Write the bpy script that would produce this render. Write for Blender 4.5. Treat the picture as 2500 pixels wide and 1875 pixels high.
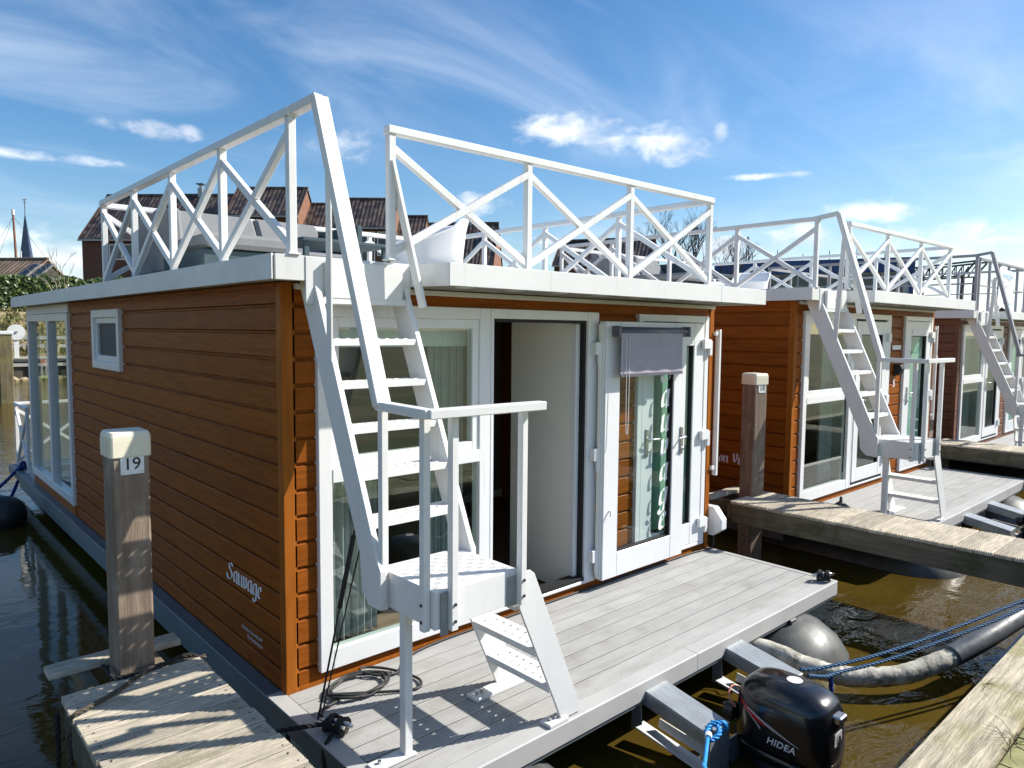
import bpy, bmesh, math, random
from mathutils import Vector, Matrix
R = math.radians
random.seed(7)
for o in list(bpy.data.objects): bpy.data.objects.remove(o)
scene = bpy.context.scene
C = scene.collection

# ------------------------------------------------------------------ camera
cam_d = bpy.data.cameras.new('camera'); cam = bpy.data.objects.new('camera', cam_d); C.objects.link(cam)
CY, CP, CR = 0.7400, 0.0738, 0.0089
fw = Vector((math.sin(CY)*math.cos(CP), math.cos(CY)*math.cos(CP), -math.sin(CP)))
r0 = Vector((math.cos(CY), -math.sin(CY), 0)); u0 = r0.cross(fw)
rr = math.cos(CR)*r0 + math.sin(CR)*u0; uu = -math.sin(CR)*r0 + math.cos(CR)*u0
cam.matrix_world = Matrix(((rr.x, uu.x, -fw.x, -1.78), (rr.y, uu.y, -fw.y, -3.8747), (rr.z, uu.z, -fw.z, 2.1309), (0, 0, 0, 1)))
cam_d.sensor_width = 36; cam_d.lens = 1758.19/2500*36; cam_d.clip_start = 0.05; cam_d.clip_end = 4000
scene.camera = cam
scene.render.resolution_x = 1024; scene.render.resolution_y = 768

# ------------------------------------------------------------------ light
SUN_AZ, SUN_EL = R(118), R(38)
SKY_STRENGTH = 0.092
sl = bpy.data.lights.new('sun', 'SUN'); sun = bpy.data.objects.new('sun', sl); C.objects.link(sun)
sl.energy = 5.0; sl.angle = R(0.5); sl.color = (1.0, 0.95, 0.87)
sd = Vector((math.sin(SUN_AZ)*math.cos(SUN_EL), math.cos(SUN_AZ)*math.cos(SUN_EL), math.sin(SUN_EL)))
sun.rotation_euler = sd.to_track_quat('Z', 'Y').to_euler(); sun.location = sd*60
scene.view_settings.view_transform = 'Standard'; scene.view_settings.look = 'None'
scene.view_settings.gamma = 1.0; scene.view_settings.exposure = 0.56; scene.view_settings.use_curve_mapping = False

cy = scene.cycles; cy.max_bounces = 7; cy.diffuse_bounces = 3; cy.glossy_bounces = 4; cy.transmission_bounces = 4; cy.transparent_max_bounces = 10
cy.caustics_reflective = False; cy.caustics_refractive = False
world = bpy.data.worlds.new('World'); scene.world = world; world.use_nodes = True
world.cycles.sampling_method = 'MANUAL'; world.cycles.sample_map_resolution = 512
wn = world.node_tree; wn.nodes.clear()
class NT:
    """tiny node helper"""
    def __init__(s, nt): s.nt = nt
    def n(s, typ, **kw):
        nd = s.nt.nodes.new(typ)
        for k, v in kw.items(): setattr(nd, k, v)
        return nd
    def l(s, a, b): s.nt.links.new(a, b)
    def put(s, sock, v):
        if hasattr(v, 'is_linked') or isinstance(v, bpy.types.NodeSocket): s.l(v, sock)
        else: sock.default_value = v
    def m(s, op, a, b=0.0, c=0.0, clamp=False):
        nd = s.n('ShaderNodeMath', operation=op, use_clamp=clamp)
        s.put(nd.inputs[0], a); s.put(nd.inputs[1], b); s.put(nd.inputs[2], c)
        return nd.outputs[0]
    def mix(s, f, a, b, blend='MIX'):
        nd = s.n('ShaderNodeMix', data_type='RGBA', blend_type=blend)
        s.put(nd.inputs[0], f); s.put(nd.inputs[6], a); s.put(nd.inputs[7], b)
        return nd.outputs[2]
    def noise(s, vec, scale, detail=4, rough=.55, dist=0.0):
        nd = s.n('ShaderNodeTexNoise'); s.put(nd.inputs['Vector'], vec)
        nd.inputs['Scale'].default_value = scale; nd.inputs['Detail'].default_value = detail
        nd.inputs['Roughness'].default_value = rough; nd.inputs['Distortion'].default_value = dist
        return nd.outputs['Fac']
    def mapr(s, v, a, b, c=0.0, d=1.0, smooth=True):
        nd = s.n('ShaderNodeMapRange', interpolation_type='SMOOTHSTEP' if smooth else 'LINEAR')
        s.put(nd.inputs[0], v)
        for i, x in enumerate((a, b, c, d)): s.put(nd.inputs[i+1], x)
        return nd.outputs[0]
    def scale(s, vec, sc, loc=(0, 0, 0)):
        nd = s.n('ShaderNodeMapping'); s.put(nd.inputs[0], vec); nd.inputs['Scale'].default_value = sc; nd.inputs['Location'].default_value = loc
        return nd.outputs[0]
def build_sky():
    t = NT(wn)
    sky = t.n('ShaderNodeTexSky', sky_type='NISHITA', sun_disc=False)
    sky.sun_elevation = SUN_EL; sky.sun_rotation = SUN_AZ; sky.altitude = 0; sky.air_density = 1.0; sky.dust_density = 0.6; sky.ozone_density = 2.2
    hs = t.n('ShaderNodeHueSaturation'); t.l(sky.outputs[0], hs.inputs['Color']); hs.inputs['Saturation'].default_value = 1.30; hs.inputs['Value'].default_value = 1.13
    co = t.n('ShaderNodeTexCoord').outputs['Generated']
    sep = t.n('ShaderNodeSeparateXYZ'); t.l(co, sep.inputs[0]); x, y, z = sep.outputs
    az = t.m('MULTIPLY', t.m('ARCTAN2', x, y), 57.2958); el = t.m('MULTIPLY', t.m('ARCSINE', z), 57.2958)
    cmb = t.n('ShaderNodeCombineXYZ'); t.l(az, cmb.inputs[0]); t.l(el, cmb.inputs[1]); ae = cmb.outputs[0]
    # high wispy cirrus on a flat layer
    zc = t.m('ADD', t.m('MAXIMUM', z, 0.0), 0.12)
    lay = t.n('ShaderNodeCombineXYZ'); t.l(t.m('DIVIDE', x, zc), lay.inputs[0]); t.l(t.m('DIVIDE', y, zc), lay.inputs[1]); lv = lay.outputs[0]
    rot = t.n('ShaderNodeMapping'); t.l(lv, rot.inputs[0]); rot.inputs['Rotation'].default_value = (0, 0, R(-30)); rot.inputs['Scale'].default_value = (0.75, 1.5, 1)
    ci = t.noise(rot.outputs[0], 1.0, 5, .58, .9)
    ci2 = t.noise(lv, .55, 1, .5, .0)
    cir = t.m('MULTIPLY', t.mapr(ci, .38, .80), t.mapr(ci2, .30, .62))
    rot2 = t.n('ShaderNodeMapping'); t.l(lv, rot2.inputs[0]); rot2.inputs['Rotation'].default_value = (0, 0, R(-62)); rot2.inputs['Scale'].default_value = (.5, 6.0, 1); rot2.inputs['Location'].default_value = (3.1, 1.7, 0)
    st = t.mapr(t.noise(rot2.outputs[0], .9, 3, .6, .3), .56, .82)
    cir = t.m('MAXIMUM', cir, t.m('MULTIPLY', st, .38))
    # low cumulus: individual small clouds + a bank towards the horizon
    nz = t.noise(t.scale(ae, (.30, .50, 1)), 1.0, 5, .6, .3); nz = t.m('MULTIPLY', t.m('SUBTRACT', nz, .5), 2.8)
    tot = None
    for (a, e, wa, we) in ((46.3, 15.4, 5.4, 1.9), (53.0, 14.1, 5.8, 1.8), (58.0, 14.5, .9, .9), (29.2, 13.4, 3.0, 1.9), (39.8, 9.8, 2.8, 1.2), (70.0, 8.6, 5.5, 1.2), (74.5, 6.2, 7.5, 1.9),
                           (6.5, 6.0, 6.0, 2.0), (12.0, 4.6, 7.0, 1.8), (46, 6.8, 3, 1.0), (58, 6.5, 3, 1.3), (64, 7.0, 3.5, 1.4), (9.5, 11.0, 6, .5), (61, 11.4, 5, .35), (16, 13.5, 4.5, .9), (34.5, 7.8, 2.0, .6),
                           (100, 12, 9, 2.5), (130, 9, 9, 2), (-30, 10, 9, 2.2), (-60, 13, 8, 2.0), (170, 12, 9, 2.5), (-110, 9, 10, 2), (-150, 14, 8, 2)):
        mp = t.n('ShaderNodeMapping', vector_type='TEXTURE'); t.l(ae, mp.inputs[0]); mp.inputs['Location'].default_value = (a, e, 0); mp.inputs['Scale'].default_value = (wa, we, 1)
        ln = t.n('ShaderNodeVectorMath', operation='LENGTH'); t.l(mp.outputs[0], ln.inputs[0])
        tot = ln.outputs['Value'] if tot is None else t.m('MINIMUM', tot, ln.outputs['Value'])
    tot = t.m('SUBTRACT', .55, t.m('MULTIPLY', tot, tot))
    cum = t.mapr(t.m('ADD', tot, nz), -.15, 1.15)
    cum = t.m('MULTIPLY', cum, t.mapr(tot, -2.0, -.1))
    bank = t.m('MULTIPLY', t.mapr(el, 9.0, 1.0), t.mapr(t.noise(t.scale(ae, (.09, .25, 1)), 1.0, 4, .6, .0), .40, .66))
    cum = t.m('MAXIMUM', cum, bank)
    # haze near the horizon is in the sky model; clouds are white, a little greyer low down
    shade = t.noise(t.scale(ae, (.2, .45, 1), (4, 2.6, 0)), 1.0, 2, .55)
    cc = t.mix(t.mapr(shade, .38, .62), (7.0, 7.4, 8.2, 1), (10.6, 10.6, 10.6, 1))
    col = t.mix(t.m('MULTIPLY', cir, .36), hs.outputs[0], (8.8, 9.4, 10.4, 1))
    col = t.mix(cum, col, cc)
    bg = t.n('ShaderNodeBackground'); t.l(col, bg.inputs[0]); bg.inputs[1].default_value = SKY_STRENGTH
    out = t.n('ShaderNodeOutputWorld'); t.l(bg.outputs[0], out.inputs[0])
build_sky()

# ------------------------------------------------------------------ materials
M = {}
def mat(name, base=(.5, .5, .5), rough=.6, metal=0.0, spec=.5, var=.0, vscale=3.0, vstretch=(1, 1, 1), bump=0.0, bscale=40.0, bstretch=None, rnd=0.0, dirt=None, dirt_scale=2.0, dirt_lo=.5, dirt_hi=.75, coat=0.0, streak=None):
    m = bpy.data.materials.new(name); m.use_nodes = True; nt = m.node_tree; t = NT(nt)
    b = nt.nodes['Principled BSDF']; M[name] = m
    co = t.n('ShaderNodeTexCoord').outputs['Object']
    oi = t.n('ShaderNodeObjectInfo')
    b.inputs['Roughness'].default_value = rough; b.inputs['Metallic'].default_value = metal; b.inputs['Specular IOR Level'].default_value = spec
    b.inputs['Coat Weight'].default_value = coat; b.inputs['Coat Roughness'].default_value = .08
    col = None
    add = t.n('ShaderNodeVectorMath', operation='ADD'); t.l(co, add.inputs[0])
    rv = t.n('ShaderNodeCombineXYZ'); k = t.m('MULTIPLY', oi.outputs['Random'], 17.0 if rnd else 0.0); t.l(k, rv.inputs[0]); t.l(k, rv.inputs[1]); t.l(k, rv.inputs[2]); t.l(rv.outputs[0], add.inputs[1])
    pos = add.outputs[0]
    B4 = tuple(base)+(1,)
    if var:
        n1 = t.noise(t.scale(pos, vstretch), vscale, 6, .6, .2)
        lo = tuple(c*(1-var) for c in base)+(1,); hi = tuple(min(1, c*(1+var)) for c in base)+(1,)
        col = t.mix(t.mapr(n1, .28, .72), lo, hi)
    if rnd:
        f = t.m('ADD', 1-rnd/2, t.m('MULTIPLY', oi.outputs['Random'], rnd))
        gr = t.n('ShaderNodeCombineXYZ'); [t.l(f, gr.inputs[i]) for i in range(3)]
        col = t.mix(1.0, col if col is not None else B4, gr.outputs[0], 'MULTIPLY')
    if dirt:
        n2 = t.noise(pos, dirt_scale, 7, .65, .3)
        col = t.mix(t.m('MULTIPLY', t.mapr(n2, dirt_lo, dirt_hi), dirt[3]), col if col is not None else B4, tuple(dirt[:3])+(1,))
    if streak:   # run-off streaks and scuffs
        n4 = t.noise(t.scale(co, (9, 9, .55)), 2.2, 5, .6, .1); n5 = t.noise(co, 26.0, 3, .6)
        f = t.m('MULTIPLY', t.m('MAXIMUM', t.mapr(n4, .56, .80), t.m('MULTIPLY', t.mapr(n5, .66, .74), .6)), streak[3])
        col = t.mix(f, col if col is not None else B4, tuple(streak[:3])+(1,))
    if col is not None: t.l(col, b.inputs['Base Color'])
    else: b.inputs['Base Color'].default_value = B4
    if bump:
        n3 = t.noise(t.scale(pos, bstretch or vstretch), bscale, 4, .6)
        bp = t.n('ShaderNodeBump'); bp.inputs['Strength'].default_value = bump; bp.inputs['Distance'].default_value = .01
        t.l(n3, bp.inputs['Height']); t.l(bp.outputs[0], b.inputs['Normal'])
        if var or dirt:
            rg = t.mapr(n3, .3, .7, max(.02, rough-.1), min(1, rough+.1)); t.l(rg, b.inputs['Roughness'])
    return m
mat('white_paint', (.75, .75, .73), .42, streak=(.44, .40, .32, .42), var=.03, vscale=5, bump=.05, bscale=60, dirt=(.55, .52, .45, .30), dirt_scale=3.0, dirt_lo=.55, dirt_hi=.8)
mat('white_frame', (.78, .79, .79), .30, streak=(.50, .48, .42, .30), var=.02, vscale=4, dirt=(.6, .58, .52, .22), dirt_scale=4, dirt_lo=.58, dirt_hi=.8)
mat('fascia_white', (.72, .72, .70), .45, streak=(.46, .44, .37, .40), var=.04, vscale=1.7, bump=.04, bscale=25, dirt=(.58, .56, .49, .35), dirt_scale=1.6, dirt_lo=.5, dirt_hi=.8)
mat('siding_brown', (.270, .076, .0105), .42, spec=.06, streak=(.16, .055, .014, .35), var=.22, vscale=9, vstretch=(.35, .35, 5), bump=.16, bscale=26, bstretch=(.5, .5, 9), rnd=.20, dirt=(.13, .038, .008, .5), dirt_scale=9, dirt_lo=.58, dirt_hi=.78)
mat('siding_greybrown', (.19, .085, .050), .5, spec=.25, var=.16, vscale=9, vstretch=(.35, .35, 5), bump=.12, bscale=26, bstretch=(.5, .5, 9), rnd=.14)
mat('trim_brown', (.335, .104, .015), .40, spec=.08, var=.18, vscale=9, vstretch=(3, 3, .3), bump=.1, bscale=26, bstretch=(8, 8, .4), dirt=(.15, .05, .014, .5), dirt_scale=7, dirt_lo=.58, dirt_hi=.8)
mat('deck_grey', (.39, .385, .37), .62, var=.10, vscale=5, vstretch=(.5, 3, 1), bump=.12, bscale=70, bstretch=(.3, 4, 1), rnd=.09, dirt=(.25, .235, .20, .6), dirt_scale=3.2, dirt_lo=.48, dirt_hi=.78)
mat('deck_trim', (.45, .445, .43), .5, var=.06, vscale=3, dirt=(.40, .37, .32, .4), dirt_scale=4, dirt_lo=.55, dirt_hi=.8)
mat('steel_flange', (.15, .18, .20), .45, metal=.25, streak=(.10, .09, .06, .5), var=.10, vscale=3, dirt=(.22, .23, .17, .6), dirt_scale=3, dirt_lo=.48, dirt_hi=.75, bump=.05, bscale=20)
mat('galvanised', (.36, .39, .41), .42, metal=.55, var=.14, vscale=14, vstretch=(3, .5, 1), bump=.08, bscale=60, bstretch=(6, .5, 1), dirt=(.30, .29, .24, .4), dirt_scale=4)
mat('pontoon_metal', (.085, .09, .09), .50, metal=.3, streak=(.12, .11, .08, .7), var=.16, vscale=3.0, bump=.06, bscale=7, dirt=(.20, .20, .16, .6), dirt_scale=2.5, dirt_lo=.5, dirt_hi=.72)
mat('plank_wood', (.47, .415, .32), .82, var=.24, vscale=7, vstretch=(.8, 5, 2), bump=.35, bscale=30, bstretch=(1, 9, 4), rnd=.42, dirt=(.24, .215, .11, .7), dirt_scale=2.6, dirt_lo=.54, dirt_hi=.74)
mat('beam_wood', (.155, .125, .085), .85, var=.32, vscale=4, vstretch=(3, .5, 5), bump=.3, bscale=18, bstretch=(6, .6, 10), dirt=(.055, .060, .022, .85), dirt_scale=1.5, dirt_lo=.44, dirt_hi=.62)
mat('post_wood', (.225, .165, .118), .8, var=.30, vscale=5, vstretch=(5, 5, .5), bump=.35, bscale=24, bstretch=(7, 7, .4), rnd=.1, dirt=(.36, .31, .25, .7), dirt_scale=4, dirt_lo=.52, dirt_hi=.72)
mat('edge_wood', (.47, .41, .29), .85, var=.42, vscale=3.2, vstretch=(.9, 11, 4), bump=.9, bscale=9, bstretch=(1, 14, 5), rnd=.15, dirt=(.26, .24, .08, .75), dirt_scale=2.5, dirt_lo=.46, dirt_hi=.66)
mat('pile_wood', (.13, .105, .055), .85, var=.35, vscale=3, vstretch=(4, 4, .5), bump=.4, bscale=14, bstretch=(5, 5, .5), dirt=(.18, .17, .06, .8), dirt_scale=1.6, dirt_lo=.45, dirt_hi=.65)
mat('moss_stone', (.26, .255, .105), .92, var=.25, vscale=8, bump=.4, bscale=60, rnd=.15, dirt=(.30, .27, .19, .6), dirt_scale=5, dirt_lo=.5, dirt_hi=.7)
mat('cap_cream', (.80, .75, .58), .5, var=.05, vscale=6, dirt=(.55, .48, .30, .45), dirt_scale=9, dirt_lo=.56, dirt_hi=.78, bump=.06, bscale=40)
mat('black_gloss', (.010, .010, .012), .22, spec=.5, coat=.45, dirt=(.03, .028, .024, .6), dirt_scale=14, dirt_lo=.52, dirt_hi=.75)
mat('black_rubber', (.018, .018, .020), .5, bump=.08, bscale=30)
mat('screen_mesh', (.050, .053, .055), .6, var=.1, vscale=3)
mat('gasket_gap_black', (.010, .010, .011), .7)  # black of the rubber gaskets, also painted shade in the deck gaps
mat('black_rope', (.022, .020, .018), .85, var=.3, vscale=60)
mat('brown_rope', (.075, .062, .045), .9, var=.35, vscale=60)
mat('cable_grey', (.020, .020, .020), .55, var=.2, vscale=30)
mat('blue_rope', (.008, .085, .19), .6, var=.4, vscale=90)
mat('bright_blue_rope', (.01, .26, .62), .55, var=.35, vscale=90)
mat('dark_blue_rope', (.012, .035, .20), .6, var=.3, vscale=60)
mat('steel_bright', (.55, .56, .57), .25, metal=1.0)
mat('bolt_dark', (.10, .10, .10), .4, metal=.8)
mat('tag_white', (.82, .83, .82), .35)
mat('ink_black', (.012, .012, .012), .5)
mat('letter_white', (.86, .86, .86), .5)
mat('letter_grey', (.62, .60, .60), .5)
mat('red_stripe', (.50, .012, .015), .3, coat=.5)
mat('silver_stripe', (.55, .55, .56), .35, metal=.3)
mat('sticker_white', (.80, .74, .74), .4)
mat('blind_fabric', (.42, .39, .44), .9, var=.05, vscale=12, bump=.06, bscale=180)
mat('blind_case', (.115, .115, .15), .4)
mat('sofa_fabric', (.215, .22, .22), .92, var=.06, vscale=6, bump=.15, bscale=220)
mat('sofa_base', (.045, .075, .085), .8, var=.1, vscale=4)
mat('chair_plastic', (.82, .82, .83), .35)
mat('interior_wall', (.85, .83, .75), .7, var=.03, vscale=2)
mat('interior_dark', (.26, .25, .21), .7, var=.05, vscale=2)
mat('interior_floor', (.20, .14, .085), .5, var=.25, vscale=4, vstretch=(.6, 6, 1))
mat('curtain_grey', (.42, .44, .44), .9, var=.06, vscale=4)
mat('curtain_teal', (.46, .70, .60), .85, var=.08, vscale=3)
mat('hose_foil', (.46, .44, .37), .6, metal=.0, var=.4, vscale=11, bump=.9, bscale=16, dirt=(.10, .10, .06, .8), dirt_scale=7, dirt_lo=.52, dirt_hi=.64)
mat('pipe_grey', (.10, .115, .13), .45, var=.2, vscale=6, bump=.2, bscale=12)
mat('grass', (.105, .125, .035), .95, var=.35, vscale=.9, bump=.5, bscale=6, dirt=(.27, .21, .11, .8), dirt_scale=.55, dirt_lo=.42, dirt_hi=.62)
mat('dry_bank', (.30, .245, .14), .95, var=.3, vscale=1.3, vstretch=(.5, 1, 2.5), bump=.6, bscale=4, bstretch=(.6, 1, 4), dirt=(.10, .13, .035, .85), dirt_scale=.5, dirt_lo=.46, dirt_hi=.62)
mat('basin_bed', (.05, .04, .02), .9)
mat('bulkhead', (.055, .048, .035), .85, var=.4, vscale=2, vstretch=(.4, 1, 4), bump=.3, bscale=5, dirt=(.16, .14, .08, .6), dirt_scale=.8, dirt_lo=.5, dirt_hi=.7)
mat('hedge_core', (.012, .022, .006), .95)
mat('brick_dark', (.105, .050, .032), .85, var=.2, vscale=6, rnd=.1)
mat('brick_warm', (.23, .105, .062), .85, var=.2, vscale=6, dirt=(.35, .25, .17, .5), dirt_scale=2)
mat('house_white', (.72, .72, .70), .6, var=.04)
mat('dark_window', (.02, .024, .028), .08, spec=.6)
mat('zinc', (.30, .31, .32), .4, metal=.5)
mat('slate_blue', (.035, .055, .105), .55, var=.2, vscale=2)
mat('bark', (.085, .065, .048), .9, var=.3, vscale=8)
mat('bark_pale', (.30, .27, .22), .9, var=.2, vscale=8)
mat('hall_blue', (.012, .05, .17), .45)
mat('hall_grey', (.55, .57, .58), .5, var=.03)
mat('yacht_white', (.80, .80, .78), .25, coat=.3)
mat('hoist_steel', (.06, .055, .06), .6, var=.2)
mat('rail_grey', (.30, .30, .315), .5, var=.08)
mat('poster_white', (.80, .82, .84), .5)
mat('poster_blue', (.10, .42, .66), .5)
mat('poster_grey', (.42, .42, .48), .5)
mat('buoy_white', (.7, .7, .68), .5, dirt=(.4, .38, .3, .5), dirt_scale=5)
mat('orange_sign', (.58, .20, .13), .6)
mat('weathered_grey', (.36, .35, .31), .85, var=.2, vscale=2, vstretch=(.4, 1, 4), dirt=(.17, .18, .08, .6), dirt_scale=1)

def special_mats():
    # glazing: clear pane with Fresnel reflection
    def glass(name, tint, ior):
        m = bpy.data.materials.new(name); m.use_nodes = True; nt = m.node_tree; nt.nodes.clear(); t = NT(nt)
        tr = t.n('ShaderNodeBsdfTransparent'); tr.inputs[0].default_value = tint
        gl = t.n('ShaderNodeBsdfGlossy'); gl.inputs['Roughness'].default_value = .01; gl.inputs[0].default_value = (.95, 1, .97, 1)
        co = t.n('ShaderNodeTexCoord').outputs['Object']
        bp = t.n('ShaderNodeBump'); bp.inputs['Strength'].default_value = .03; bp.inputs['Distance'].default_value = .02
        t.l(t.noise(co, 1.6, 2, .5), bp.inputs['Height']); t.l(bp.outputs[0], gl.inputs['Normal'])
        g = t.n('ShaderNodeNewGeometry'); dp = t.n('ShaderNodeVectorMath', operation='DOT_PRODUCT'); t.l(g.outputs['Normal'], dp.inputs[0]); t.l(g.outputs['Incoming'], dp.inputs[1])
        c = t.m('SUBTRACT', 1.0, t.m('ABSOLUTE', dp.outputs['Value'])); fr = t.m('ADD', ior, t.m('MULTIPLY', t.m('POWER', c, 5.0), 1-ior), clamp=True)   # same from both sides of the pane
        mx = t.n('ShaderNodeMixShader'); t.l(fr, mx.inputs[0]); t.l(tr.outputs[0], mx.inputs[1]); t.l(gl.outputs[0], mx.inputs[2])
        o = t.n('ShaderNodeOutputMaterial'); t.l(mx.outputs[0], o.inputs[0]); M[name] = m
    glass('glass', (.72, .83, .78, 1), .13)
    glass('clear_glass', (.86, .93, .90, 1), .06)
    # water
    m = bpy.data.materials.new('water'); m.use_nodes = True; nt = m.node_tree; t = NT(nt); b = nt.nodes['Principled BSDF']; M['water'] = m
    co = t.n('ShaderNodeTexCoord').outputs['Object']
    b.inputs['Roughness'].default_value = .03; b.inputs['IOR'].default_value = 1.333; b.inputs['Specular IOR Level'].default_value = .5
    c = t.mix(t.mapr(t.noise(co, .35, 4, .6), .35, .65), (.056, .036, .006, 1), (.086, .058, .010, 1)); t.l(c, b.inputs['Base Color'])
    n1 = t.noise(t.scale(co, (1, 1.7, 1)), 2.6, 3, .55, .6); n2 = t.noise(t.scale(co, (1.2, 2.2, 1)), 9.0, 3, .6, .5); n3 = t.noise(co, .45, 2, .5)
    sx = t.n('ShaderNodeSeparateXYZ'); t.l(co, sx.inputs[0])   # sheltered between the hulls, rippled in the open
    rip = t.m('MAXIMUM', t.mapr(sx.outputs[0], .5, 3.5, .16, .9), t.mapr(sx.outputs[1], 7.0, 14.0, .16, 1.0))
    n1 = t.m('MULTIPLY', n1, rip)
    h = t.m('ADD', t.m('MULTIPLY', n1, 1.0), t.m('ADD', t.m('MULTIPLY', t.m('MULTIPLY', n2, .24), t.m('MULTIPLY', rip, t.mapr(n3, .35, .7))), t.m('MULTIPLY', n3, .5)))
    bp = t.n('ShaderNodeBump'); bp.inputs['Strength'].default_value = .42; bp.inputs['Distance'].default_value = .05
    t.l(h, bp.inputs['Height']); t.l(bp.outputs[0], b.inputs['Normal'])
    # roof tiles: rows of curved pantiles
    m = bpy.data.materials.new('roof_tile'); m.use_nodes = True; nt = m.node_tree; t = NT(nt); b = nt.nodes['Principled BSDF']; M['roof_tile'] = m
    co = t.n('ShaderNodeTexCoord').outputs['Object']; sp = t.n('ShaderNodeSeparateXYZ'); t.l(co, sp.inputs[0])
    fx = t.m('FRACT', t.m('DIVIDE', sp.outputs[0], .38)); fz = t.m('FRACT', t.m('DIVIDE', sp.outputs[2], .36))
    wx = t.m('SINE', t.m('MULTIPLY', fx, 6.2832))
    h = t.m('ADD', t.m('MULTIPLY', wx, .35), t.m('MULTIPLY', t.m('SUBTRACT', 1.0, fz), 1.3))
    bp = t.n('ShaderNodeBump'); bp.inputs['Strength'].default_value = 1.0; bp.inputs['Distance'].default_value = .07; t.l(h, bp.inputs['Height']); t.l(bp.outputs[0], b.inputs['Normal'])
    wh = t.n('ShaderNodeTexWhiteNoise', noise_dimensions='2D'); cv = t.n('ShaderNodeCombineXYZ')
    t.l(t.m('FLOOR', t.m('DIVIDE', sp.outputs[0], .38)), cv.inputs[0]); t.l(t.m('FLOOR', t.m('DIVIDE', sp.outputs[2], .36)), cv.inputs[1]); t.l(cv.outputs[0], wh.inputs['Vector'])
    n = t.m('ADD', t.m('MULTIPLY', t.noise(co, 1.2, 3, .7), .5), t.m('MULTIPLY', wh.outputs['Value'], .5)); c = t.mix(t.mapr(n, .2, .75), (.018, .013, .011, 1), (.100, .072, .055, 1)); t.l(c, b.inputs['Base Color']); b.inputs['Roughness'].default_value = .45
    m2 = m.copy(); m2.name = 'roof_tile_brown'; M['roof_tile_brown'] = m2
    for nd in m2.node_tree.nodes:
        if nd.type == 'MIX': nd.inputs[6].default_value = (.13, .085, .055, 1); nd.inputs[7].default_value = (.22, .155, .105, 1)
    m2.node_tree.nodes['Principled BSDF'].inputs['Roughness'].default_value = .8
    # leaves
    def leaf(name, a, bcol):
        m = bpy.data.materials.new(name); m.use_nodes = True; nt = m.node_tree; t = NT(nt); b = nt.nodes['Principled BSDF']; M[name] = m
        g = t.n('ShaderNodeNewGeometry'); c = t.mix(g.outputs['Random Per Island'], a, bcol); t.l(c, b.inputs['Base Color']); b.inputs['Roughness'].default_value = .38; b.inputs['Specular IOR Level'].default_value = .5
    leaf('hedge_leaf', (.028, .055, .010, 1), (.105, .150, .030, 1))
    leaf('dry_grass', (.16, .15, .05, 1), (.34, .27, .14, 1))
special_mats()

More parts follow.
